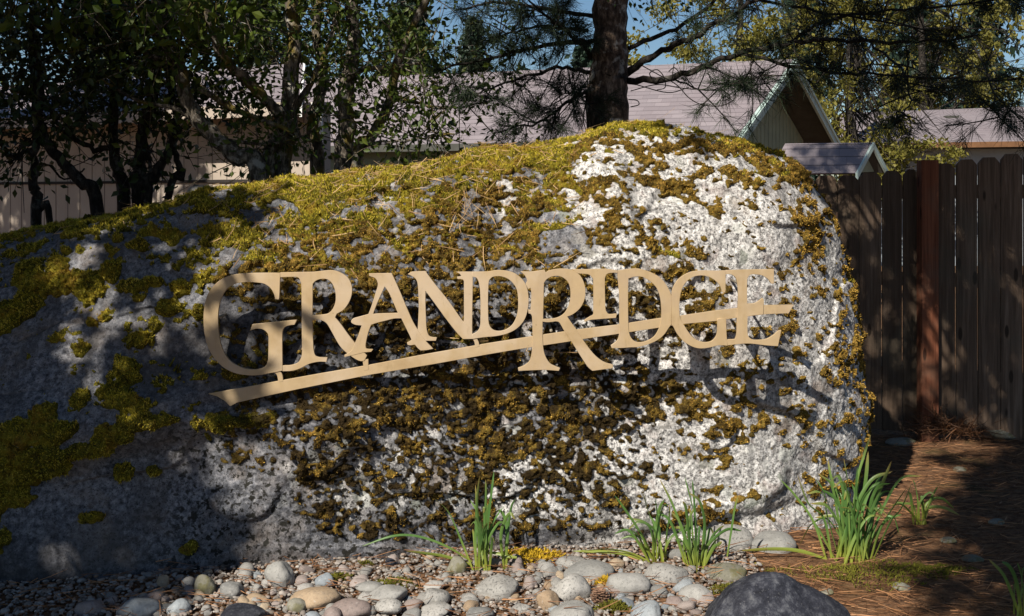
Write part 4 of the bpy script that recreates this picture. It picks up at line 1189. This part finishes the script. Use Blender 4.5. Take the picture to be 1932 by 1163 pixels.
def neighbour():
    e0 = W(1585, 272, 24); e1 = W(2300, 262, 24); r0 = W(1585, 214, 27.0); r1 = W(2300, 188, 27.0)
    root = empty('neighbour_house', (e0[0], e0[1], 0)); tag(root, 'distant house with a long low grey-brown roof behind the fence at the right', 'house')
    roof_plane('roof', e0, e1, r1, r0, root)
    g = MB(); g.prism([e0, e1, e1 - np.array((0, 0, .12)), e0 - np.array((0, 0, .12))], (0, -.1, 0)); g.build('gutter', M['gutter'], root)
    w = MB(); w.box(e0[0] + .4, e1[0], 24.5, 24.65, -.05, min(e0[2], e1[2]) - .08); w.build('wall', mat_plain('pale_blue_siding', (.36, .40, .44), .8, .1), root)
    v = W(1793, 224, 26.2); b = MB(); b.box(v[0] - .15, v[0] + .15, v[1] - .15, v[1] + .15, v[2] - .12, v[2] + .06); b.build('roof_vent', M['soffit'], root)
    b2 = MB(); b2.prism([(r0[0], r0[1] + .01, r0[2]), (r1[0], r1[1] + .01, r1[2]), (r1[0], r1[1] + 3, e1[2]), (r0[0], r0[1] + 3, e0[2])], (0, 0, -.05)); b2.build('rear_roof', M['soffit'], root)

neighbour()


# ------------------------------------------------------------------ trees
def limb(mb, pts, r0, r1, n=9, jit=.0, steps=6):
    P = spline(pts, steps); m = len(P)
    r = [r0 + (r1 - r0) * (i / (m - 1)) for i in range(m)]
    P = [p + rng.normal(size=3) * jit for p in P]
    r = [q * (1 + rng.normal() * .06) for q in r]
    mb.tube(P, r, n)
    return P


def leaf_cloud(centers, size, droop=.4):
    n = len(centers); size = np.broadcast_to(size, n)[:, None]
    d = unit(rng.normal(size=(n, 3)) + np.array((0, 0, -droop * 1.6))); s = unit(np.cross(d, rng.normal(size=(n, 3)))); nn = np.cross(d, s)
    tip = centers + d * size; mid = centers + d * size * .45
    V = np.stack([centers, mid + s * size * .27 + nn * size * .06, tip, mid - s * size * .27 + nn * size * .06], 1).reshape(-1, 3)
    return V, (np.arange(n)[:, None] * 4 + np.arange(4))


def twigs_leaves(mb, start, end, nl, size, r=.004, spread=.10):
    """A twig with leaves along it."""
    mid = (start + end) / 2 + rng.normal(size=3) * .05 * np.linalg.norm(end - start)
    P = spline([start, mid, end], 4); mb.tube(P, np.linspace(r, r * .4, len(P)), 4, False)
    t = rng.uniform(.2, 1, nl); i = np.clip((t * (len(P) - 1)).astype(int), 0, len(P) - 1)
    c = np.array(P)[i] + rng.normal(size=(nl, 3)) * spread
    return leaf_cloud(c, size * rng.uniform(.6, 1.2, nl))


def pine_tuft(c, axis, n=55, ln=.11, w=.0016):
    d = unit(rng.normal(size=(n, 3)) * .75 + axis * .9)
    return strips(np.repeat(c[None], n, 0) + rng.normal(size=(n, 3)) * .012 - axis * rng.uniform(0, .05, (n, 1)), d, rng.uniform(.6, 1.1, n) * ln, w, np.array((0, 0, -.012)) * np.ones((n, 1)))


def crown_tree(name, label, cat, trunk_base, trunk_top, r0, blobs, nleaf, size, leafmat, barkmat, group=None, lobes=26, droop=.4):
    """Trunk, limbs out to leaf clumps spread through each blob (centre, radii)."""
    root = empty(name, tuple(trunk_base)); tag(root, label, cat, group)
    mb = MB(); b = np.array(trunk_base, float); t = np.array(trunk_top, float)
    tr = limb(mb, [b, b * .6 + t * .4 + rng.normal(size=3) * .08, t], r0, r0 * .3, 10)
    parts = []
    for (c, rad) in blobs:
        c = np.array(c, float); rad = np.array(rad, float)
        for k in range(lobes):
            q = c + unit(rng.normal(size=3)) * rad * rng.uniform(.35, 1.0) ** .6
            s = tr[min(len(tr) - 1, int(rng.uniform(.35, 1) * len(tr)))]
            m1 = s * .5 + q * .5 + rng.normal(size=3) * .12 * np.linalg.norm(rad) / 2
            P = spline([s, m1, q], 4); mb.tube(P, np.linspace(r0 * .11, r0 * .03, len(P)), 5, False)
            m = max(8, int(nleaf / (lobes * len(blobs)) * rng.uniform(.5, 1.5)))
            rr = rad * rng.uniform(.14, .30)
            parts.append(leaf_cloud(q + unit(rng.normal(size=(m, 3))) * rr * rng.uniform(.2, 1, (m, 1)), size * rng.uniform(.6, 1.25, m), droop))
    mb.build('trunk', M[barkmat], root, True)
    V, fc = join(parts)
    link('crown', np_mesh('crown', V, fc, smooth=False), M[leafmat], root)
    return root


def gz(p): p = np.array(p, float); p[2] = -.05; return p


def maple():
    """The many-trunked mossy tree over the crest."""
    Y = 6.75
    w = lambda x, y, dy=0.: W(x, y, Y + dy)
    root = empty('mossy_tree', tuple(gz(w(600, 330)))); tag(root, 'mossy many-trunked tree rising behind the boulder crest left of the pine', 'tree')
    mb = MB()
    def stem(pts, r0, r1, down=True, n=10):
        P = [w(*p) for p in pts]
        if down: P = [gz(P[0] + np.array((0, 0, 0)))] + P
        return limb(mb, P, r0, r1, n, .004)
    ends = []
    ends.append(stem([(530, 345), (545, 250), (548, 160), (556, 80), (550, 0), (560, -140), (540, -320)], .066, .03))
    ends.append(stem([(648, 330, .1), (655, 250, .1), (652, 180, .12), (668, 90, .15), (665, 0, .2), (690, -150, .2), (720, -330, .3)], .064, .03))
    ends.append(stem([(672, 330, .05), (700, 260), (735, 190, -.05), (752, 110, -.1), (790, 30, -.1), (850, -90, -.2)], .04, .02))
    ends.append(stem([(508, 345, -.05), (512, 280, -.08), (530, 250, -.05), (545, 220)], .045, .03))
    ends.append(stem([(560, 262), (520, 208, -.1), (480, 165, -.2), (440, 128, -.3), (400, 60, -.4), (380, -60, -.5)], .042, .018, False))
    ends.append(stem([(600, 340, .3), (590, 240, .3), (610, 150, .35), (596, 60, .4), (610, -100, .4)], .05, .025))
    ends.append(stem([(545, 220), (590, 150, .1), (625, 70, .1), (640, -20, .1)], .025, .012, False))
    ends.append(stem([(655, 150, .1), (690, 130), (740, 128, -.1), (800, 118, -.1)], .022, .01, False))
    ends.append(stem([(660, 290, .1), (710, 270), (790, 262, -.1), (870, 250, -.15)], .012, .005, False, 6))
    HB = stem([(672, -60, .2), (860, -120, .1), (1080, -140, 0), (1200, -110, -.1), (1350, -75, -.1)], .03, .01, False, 7)
    ends.append(stem([(690, 210, .1), (760, 190), (840, 205, -.1), (930, 190, -.15)], .014, .005, False, 6))
    parts = []
    for E in ends:
        for k in range(20):
            s = E[int(rng.uniform(.25, 1) * (len(E) - 1))]
            d = unit(rng.normal(size=3) + np.array((.1, 0, .25))) * rng.uniform(.25, .75)
            parts.append(twigs_leaves(mb, s, s + d, 16, .055))
    # hanging sprays on the right, over the roof
    for k in range(225):
        px = rng.uniform(600, 1010) if k < 185 else rng.uniform(1195, 1340); py = (rng.uniform(-10, 262) - max(0, px - 880) * .12) if k < 185 else rng.uniform(-15, 75)
        s = w(px, py, rng.uniform(-.3, .5)); d = np.array((rng.normal() * .12, rng.normal() * .1, -rng.uniform(.0, .16)))
        if k >= 185:
            q = HB[int((px - 1195) / 145 * len(HB) * .45 + len(HB) * .54)]; d = s - q; s = q
        if rng.uniform() < (.75 if py < 200 else .45):
            parts.append(twigs_leaves(mb, s, s + d, int(rng.uniform(4, 15)), .045, .003, .07))
    # the high crown above the frame
    for (cx, cy, cz, r_, m) in ((-1.4, 6.9, 3.4, 1.0, 1500), (-.6, 7.0, 3.7, .9, 1300), (-1.9, 6.6, 4.3, 1.1, 1300), (-.9, 6.9, 4.8, 1.1, 1300)):
        c = np.array((cx, cy, cz)) + unit(rng.normal(size=(m, 3))) * r_ * rng.uniform(.3, 1, (m, 1)) ** .5
        parts.append(leaf_cloud(c, .08 * rng.uniform(.6, 1.2, m)))
    for k in range(105):                                                   # unseen boughs added on the sunny side to shade the trunks
        q = np.array((rng.uniform(-4.4, .1), 6.6, rng.uniform(1.5, 3.2))) + np.array(sun_dir[:]) * rng.uniform(1.9, 3.6) + rng.normal(size=3) * .1
        z5 = q[2] - (5.2 - q[1]) * KZ; tx = q[0] + (6.6 - q[1]) * KX; tz = q[2] - (6.6 - q[1]) * KZ
        if -2.3 < tx < -1.5 and tz > 2.3: continue
        if z5 < 2.0 or q[2] < EYE + .2 * q[1] + .3: continue
        if k % 4 == 0:
            s = np.array((-.9, 6.8, max(3.6, q[2]))); P = spline([s, s * .5 + q * .5 + np.array((0, 0, .3)), q], 4); mb.tube(P, np.linspace(.02, .005, len(P)), 5, False)
        m = 46; parts.append(leaf_cloud(q + unit(rng.normal(size=(m, 3))) * .30 * rng.uniform(.1, 1, (m, 1)), .10 * rng.uniform(.6, 1.2, m)))
    mb.build('trunk', M['bark2'], root, True)
    V, fc = join(parts); link('crown', np_mesh('crown', V, fc, smooth=False), M['leaf'], root)

maple()


def leaning():
    Y = 6.55; w = lambda x, y, dy=0.: W(x, y, Y + dy)
    root = empty('leaning_tree', tuple(gz(w(500, 350)))); tag(root, 'leaning mossy tree slanting up to the left with bright young leaves at its top', 'tree')
    mb = MB()
    A = limb(mb, [gz(w(540, 420)), w(492, 348), w(445, 295), (w(385, 238)), w(352, 185), w(338, 130), w(312, 70), w(295, 0), w(285, -120), w(300, -300)], .062, .02, 10, .004)
    B = limb(mb, [w(345, 150), w(318, 100), w(308, 40, -.1), w(330, -40, -.2)], .03, .015, 8)
    C = limb(mb, [w(338, 120), w(290, 108), w(255, 80), w(250, 0)], .02, .008, 7)
    D = limb(mb, [w(430, 265), w(490, 272, .05), w(545, 268, .1)], .013, .006, 6)
    E_ = limb(mb, [w(380, 235), w(330, 205), w(260, 190), w(190, 150)], .018, .008, 6)
    G_ = limb(mb, [w(375, 165), w(440, 205), w(500, 228), w(555, 250)], .02, .014, 7)
    parts = []; br = []
    for E in (A[len(A) // 2:], B, C):
        for k in range(22):
            s = E[int(rng.uniform(.1, 1) * (len(E) - 1))]; d = unit(rng.normal(size=3) + np.array((0, -.2, .2))) * rng.uniform(.2, .7)
            parts.append(twigs_leaves(mb, s, s + d, 15, .06))
    for E in (E_, D, G_):
        for k in range(14):
            s = E[int(rng.uniform(.1, 1) * (len(E) - 1))]; d = unit(rng.normal(size=3)) * rng.uniform(.1, .3)
            parts.append(twigs_leaves(mb, s, s + d, 7, .05, .003, .06))
    for k in range(70):                                                   # big pale young leaves that catch light
        px = rng.uniform(20, 470); py = rng.uniform(-10, 60) + rng.uniform(0, 40) * (px > 200)
        s = w(px, py, rng.uniform(-.6, -.2)); br.append(twigs_leaves(mb, s + np.array((0, 0, .12)), s + np.array((rng.normal() * .1, 0, -.06)), 6, .085, .003, .05))
    mb.build('trunk', M['bark2'], root, True)
    V, fc = join(parts); link('crown', np_mesh('crown', V, fc, smooth=False), M['leaf'], root)
    V, fc = join(br); link('young_leaves', np_mesh('young_leaves', V, fc, smooth=False), M['bright'], root)

leaning()


def dark_shrubs():
    def shrub(label, Y, stems, box, nsp, base):
        w = lambda x, y, dy=0.: W(x, y, Y + dy)
        root = empty('dark_shrub', tuple(gz(w(*base)))); tag(root, label, 'shrub', 'dark shrubs behind the left crest')
        mb = MB(); parts = []
        for pts, r0, r1 in stems:
            P = [w(*p) for p in pts]; P = [gz(P[0])] + P
            E = limb(mb, P, r0, r1, 8, .005)
            for k in range(16):
                s = E[int(rng.uniform(.3, 1) * (len(E) - 1))]
                if s[2] < 1.75: continue
                d = unit(rng.normal(size=3)) * rng.uniform(.15, .45); parts.append(twigs_leaves(mb, s, s + d, 9, .06, .004, .08))
        for k in range(nsp):
            px = rng.uniform(box[0], box[1]); py = box[2] + (box[3] - box[2]) * rng.uniform(0, 1) ** 1.5
            s = w(px, py, rng.uniform(-.4, .5)); d = np.array((rng.normal() * .16, rng.normal() * .12, rng.normal() * .1))
            parts.append(twigs_leaves(mb, s, s + d, 15, .065, .004, .10))
        mb.build('stem', M['bark3'], root, True)
        V, fc = join(parts); link('foliage', np_mesh('foliage', V, fc, smooth=False), M['shade'], root)
    shrub('dark multi-stemmed shrub left of the leaning mossy tree', 6.9,
          [([(236, 395), (222, 320), (212, 240), (215, 150), (205, 40), (210, -80)], .045, .02), ([(262, 392), (262, 320), (270, 250), (290, 170), (300, 60), (310, -60)], .052, .025),
           ([(276, 385), (292, 335), (322, 280), (330, 220), (320, 110), (335, -20)], .04, .02), ([(318, 378), (346, 335), (332, 300), (328, 250), (340, 180)], .026, .015), ([(230, 335), (170, 280), (112, 240), (80, 170)], .024, .01), ([(285, 330), (280, 300), (276, 270)], .014, .01)],
          (140, 470, -60, 215), 210, (262, 395))
    shrub('dark gnarled shrub at the far left edge of the crest', 6.7,
          [([(185, 405), (152, 345), (112, 300), (80, 255), (62, 150), (60, 20)], .045, .02), ([(72, 420), (64, 350), (66, 280), (76, 200), (70, 60)], .034, .018), ([(95, 420), (70, 400), (66, 370)], .022, .018), ([(66, 330), (30, 300), (0, 270), (-40, 200)], .016, .008), ([(64, 300), (20, 306), (-30, 304)], .010, .005), ([(70, 345), (120, 340), (160, 320)], .009, .005)],
          (-120, 230, -60, 235), 270, (100, 415))

dark_shrubs()


def pine():
    Y = 6.75; w = lambda x, y, dy=0.: W(x, y, Y + dy)
    root = empty('pine_tree', tuple(gz(w(1150, 250)))); tag(root, 'pine with a thick scaly trunk directly behind the boulder, its boughs reaching both ways', 'tree')
    mb = MB()
    limb(mb, [gz(w(1146, 300)), w(1146, 240), w(1150, 130), w(1152, 0), w(1156, -200), w(1150, -500), w(1158, -900)], .135, .07, 16, .004, 8)
    mb.build('trunk', M['bark'], root, True)
    lm = MB(); parts = []
    boughs = [([(1180, 152), (1272, 147), (1335, 122), (1400, 100), (1480, 84), (1580, 74), (1700, 80), (1840, 70)], .022, .006, -.9), ([(1180, 140), (1235, 105), (1300, 75), (1350, 45), (1430, 0), (1560, -60)], .024, .008, -.7),
              ([(1400, 100), (1470, 120), (1560, 135), (1660, 140), (1780, 150), (1930, 152)], .012, .004, -1.0), ([(1480, 84), (1560, 40), (1680, 20), (1800, 10), (1940, -10)], .012, .004, -1.0),
              ([(1640, 80), (1700, 130), (1720, 190), (1690, 230)], .008, .003, -1.0), ([(1840, 90), (1868, 160), (1880, 210), (1905, 240)], .008, .003, -.8), ([(1430, 0), (1540, 20), (1660, 40), (1760, 60)], .01, .004, -.9),
              ([(1118, 80), (1060, 82), (980, 98), (900, 116), (820, 132)], .018, .005, -.3), ([(1118, 138), (1060, 128), (1010, 140), (940, 162), (880, 180)], .014, .004, -.4), ([(1115, 165), (1070, 195), (1020, 230), (985, 238), (940, 250)], .012, .004, -.3),
              ([(1120, 30), (1040, 20), (950, 5), (860, 20)], .016, .005, -.3), ([(1118, 110), (1070, 60), (1030, 30), (985, -10)], .014, .005, -.3), ([(1112, 60), (1040, 50), (975, 60), (930, 75)], .012, .004, -.2), ([(1118, 190), (1090, 175), (1050, 178)], .008, .003, -.2),
              ([(1185, 90), (1260, 60), (1340, 10), (1400, -60)], .016, .008, .3), ([(1500, 90), (1480, 110), (1420, 150), (1400, 160)], .006, .003, -.8), ([(1272, 147), (1330, 172), (1400, 150)], .006, .003, -.2)]
    for pts, r0, r1, dd in boughs:
        m = len(pts)
        P = [w(x, y, dd * i / (m - 1)) for i, (x, y) in enumerate(pts)]
        E = limb(lm, P, r0, r1, 7, .006, 5)
        start = .45 if pts[0][0] in (1180, 1185) else .2
        dens = 16 if pts[0][0] > 1380 else 15 if pts[0][0] < 1130 else 9
        for k in range(dens):
            s = E[int(rng.uniform(start, 1) * (len(E) - 1))]
            d = unit(rng.normal(size=3) + np.array((.0, -.2, .1)) + (unit(E[-1] - E[0]) * .6)) * rng.uniform(.08, .38)
            Q = spline([s, s + d * .5 + rng.normal(size=3) * .02, s + d], 3); lm.tube(Q, np.linspace(.005, .0025, len(Q)), 4, False)
            for q in (1, .72):
                parts.append(pine_tuft(s + d * q, unit(d), 46, .12, .0024))
        parts.append(pine_tuft(E[-1], unit(E[-1] - E[-3]), 60, .12, .0024))
    for px, py, dd in ((1405, 150, -.6), (1630, 150, -.8), (1690, 165, -.8), (1700, 150, -.9), (1580, 130, -.7), (1890, 230, -.7), (1900, 215, -.7), (940, 70, -.3), (965, 130, -.2), (1080, 165, -.2), (1040, 60, -.3), (420, 270, -.2), (415, 325, -.3), (1560, 150, -.8), (1760, 130, -.9), (1800, 60, -.9), (1660, 60, -.8), (1860, 120, -.9)):
        c = w(px, py, dd); lm.tube(spline([c + np.array((.05, .02, .1)), c + np.array((.02, 0, .03)), c], 3), [.004] * 7, 4, False) if px > 800 else None
        if px > 800: parts.append(pine_tuft(c, np.array((0, -.3, -.6)), 80, .125, .0024))
    # upper boughs added above the frame to shade fence, straw path, trunk and gate roof
    sd = np.array(sun_dir[:]); cnt = 0
    while cnt < 285:
        if cnt >= 215: tg = np.array((rng.uniform(2.2, 4.4), rng.uniform(3.6, 6.9), 0)) if cnt % 3 else np.array((rng.uniform(2.6, 3.8), 6.85, rng.uniform(.1, 1.7)))
        elif cnt >= 190: tg = np.array((rng.uniform(3.6, 5.2), 15.0, rng.uniform(1.7, 2.5)))
        elif cnt < 46: tg = np.array((rng.uniform(2.0, 3.7), 6.9, rng.uniform(.15, 1.75)))
        elif cnt < 165: tg = np.array((rng.uniform(1.95, 3.8), rng.uniform(3.7, 6.7), 0))
        else: tg = np.array((rng.uniform(.35, .85), 6.62, rng.uniform(1.7, 3.0)))
        q = tg + sd * (rng.uniform(3.4, 6.8) if cnt < 165 else rng.uniform(2.2, 3.4) if cnt < 190 else rng.uniform(8, 11) if cnt < 215 else rng.uniform(3.4, 6.8))
        q = q + rng.normal(size=3) * .08
        x5 = q[0] + (5 - q[1]) * KX; z5 = q[2] - (5 - q[1]) * KZ
        if (x5 < 1.98 and -.1 < z5 < 2.0) or q[2] < EYE + .22 * q[1] + .45 or (165 <= cnt < 190 and z5 < 2.15): continue
        cnt += 1
        s = np.array((.62, 6.7, max(4.2, q[2] * .95)))
        if cnt % 3 == 0:
            P = spline([s, s * .5 + q * .5 + np.array((0, 0, .25)), q], 5)
            if not any(-2 < p[0] + (5 - p[1]) * KX < 2.0 and p[2] - (5 - p[1]) * KZ < 2.0 for p in P): lm.tube(P, np.linspace(.03, .006, len(P)), 5, False)
        for j in range(9 if tg[2] == 0 else 5):
            c = q + rng.normal(size=3) * .16
            V, fc = pine_tuft(c, unit(rng.normal(size=3)), 36, .17, .012); parts.append((V, fc))
    lm.build('bough', M['bark3'], root, True)
    V, fc = join(parts); link('needles', np_mesh('needles', V, fc, smooth=False), M['needle'], root)
    # the dry vine looped over the bough
    v = MB()
    for loop in ([(1200, 118), (1240, 140), (1276, 160), (1300, 185), (1325, 198), (1360, 200), (1385, 188), (1387, 172), (1378, 164), (1368, 165)],
                 [(1190, 172), (1240, 160), (1290, 167), (1330, 168), (1341, 155), (1336, 138)], [(1186, 188), (1202, 190), (1205, 198), (1190, 202)], [(1230, 150), (1226, 138), (1240, 132), (1252, 145), (1255, 165), (1240, 170)], [(1262, 135), (1272, 128), (1280, 138), (1268, 150), (1272, 120)], [(1200, 160), (1260, 175), (1300, 165)]):
        v.tube(spline([w(x, y, -.18 + rng.normal() * .02) for x, y in loop], 6), [.0032] * ((len(loop) - 1) * 6 + 1), 6)
    o = v.build('dry_vine', M['bark3'], None, True); tag(o, 'thin dry vine curling in loops over the pine bough', 'vine')

pine()


# trees of the background
crown_tree('spring_tree', 'yellow-green young-leaved tree between the gable and the distant roof', 'tree', (7.6, 24.0, -.05), (7.4, 24.0, 5.2), .16,
           [((7.3, 23.2, 3.6), (1.2, 1.0, 1.7)), ((7.6, 22.8, 2.2), (1.2, .8, .9)), ((8.6, 23.2, 2.3), (1.1, .7, .7))], 5200, .11, 'yel', 'bark3', 'leafy trees beyond the houses', 40)
crown_tree('spring_tree', 'tall yellow-green tree rising behind the gable ridge', 'tree', (6.0, 30, -.05), (6.3, 30, 8), .2,
           [((5.3, 30, 5.6), (2.6, 1.5, 1.7)), ((7.6, 30, 6.2), (2.0, 1.5, 2.0))], 6500, .16, 'yel', 'bark3', 'leafy trees beyond the houses', 40)
crown_tree('spring_tree', 'dim olive tree above the distant roof at the right', 'tree', (11.5, 31, -.05), (11.5, 31, 8), .2,
           [((10.8, 31, 5.4), (2.6, 1.5, 2.4)), ((14.2, 32, 5.6), (2.4, 1.5, 2.2))], 7500, .17, 'yel', 'bark3', 'leafy trees beyond the houses', 40)
crown_tree('leafy_tree', 'green tree far behind the garage roof at the left', 'tree', (-8, 30, -.05), (-8, 30, 8), .25,
           [((-8, 30, 6.0), (3.4, 2, 2.6)), ((-3.8, 31, 5.4), (2.8, 2, 2.0)), ((-12, 28, 5.5), (3, 2, 2.5))], 7000, .2, 'leaf', 'bark3', 'leafy trees beyond the houses', 30)


def conifer(label, x, y, h, r):
    root = empty('conifer', (x, y, -.05)); tag(root, label, 'tree', 'dark conifers on the skyline')
    mb = MB(); limb(mb, [(x, y, -.05), (x + .05, y, h * .5), (x, y, h)], r * .07, .02, 8); parts = []
    for lv in range(26):
        z = h * (.12 + .86 * lv / 26); rr = r * (1 - lv / 27) ** .85
        for k in range(9):
            a = rng.uniform(0, 6.28); L_ = rr * rng.uniform(.6, 1.1); q = np.array((x + math.cos(a) * L_, y + math.sin(a) * L_, z - L_ * .25)); s = np.array((x, y, z))
            mb.tube([s, q], [.03, .008], 4, False)
            m = 22; t = rng.uniform(.25, 1, (m, 1)); parts.append(leaf_cloud(s + (q - s) * t + rng.normal(size=(m, 3)) * .13, rng.uniform(.25, .5, m), .7))
    mb.build('trunk', M['bark3'], root, True); V, fc = join(parts); link('crown', np_mesh('crown', V, fc, smooth=False), M['conif'], root)

conifer('broad dark conifer behind the mossy tree', -4.4, 47, 12.5, 2.6)
conifer('tallest dark conifer left of the blue sky gap', -1.9, 55, 11, 2.4)
conifer('short dark conifer under the blue sky gap', 0.6, 52, 7.8, 2.2)
conifer('slim dark conifer right beside the pine trunk', 3.3, 50, 8.8, 2.0)
conifer('dark conifer above the right end of the gable ridge', 13.2, 50, 13, 2.6)
conifer('tall dark conifer over the distant roof', 17.5, 48, 15, 3.0)
conifer('dark conifer at the far right skyline', 21.5, 50, 16, 3.2)
conifer('wide dark conifer over the garage roof', -11, 48, 14, 3.2)
conifer('dark conifer at the far left skyline', -17, 46, 15, 3.4)

# unseen trees, added to shade the stone's left, the garage and the distant roof
crown_tree('added_shade_tree', 'unseen tall tree added left of the boulder to shade its left side', 'tree', (-6.0, 1.4, -.05), (-5.9, 1.5, 7.3), .25,
           [((-6.5, .9, 6.0), (1.7, 1.6, 1.7)), ((-6.1, 2.4, 4.5), (1.6, 1.5, 1.6)), ((-6.8, 1.9, 6.6), (2.0, 2.0, 2.0)), ((-6.2, 1.3, 8.2), (1.6, 1.6, 1.4)), ((-6.0, -.9, 4.7), (1.5, 1.4, 1.3)), ((-4.6, .42, 4.05), (.95, .65, .45)), ((-5.4, .15, 5.3), (.55, .6, .6))], 15000, .20, 'shade', 'bark3', None, 40)
crown_tree('added_shade_tree', 'unseen dense low tree added beside the left end of the boulder to block light', 'tree', (-4.6, 4.0, -.05), (-4.6, 4.0, 4.0), .18,
           [((-4.3, 3.6, 2.0), (1.0, 1.3, 2.0)), ((-4.2, 5.2, 2.4), (1.0, 1.2, 2.2)), ((-3.6, 2.2, 3.6), (1.0, 1.0, 1.0))], 9000, .15, 'shade', 'bark3', None, 40)
crown_tree('added_shade_tree', 'unseen spreading tree added beside the garage to shade its wall', 'tree', (-7.0, 8.2, -.05), (-6.6, 8.2, 6.0), .22,
           [((-7.2, 8.0, 5.8), (1.9, 1.6, 1.6)), ((-8.6, 8.8, 6.2), (2.0, 1.8, 1.8)), ((-6.4, 9.0, 5.0), (1.0, 1.2, 1.0))], 9000, .2, 'shade', 'bark3', None, 40)
crown_tree('added_shade_tree', 'unseen spreading tree added right of the fence to shade the distant roof', 'tree', (10.5, 13.5, -.05), (10.0, 13.6, 9.0), .3,
           [((8.6, 14.6, 10.4), (2.6, 2.4, 2.2)), ((11.4, 14.6, 10.6), (2.6, 2.4, 2.2)), ((6.6, 12.0, 7.6), (1.4, 1.6, 1.4))], 9000, .28, 'shade', 'bark3', None, 40)
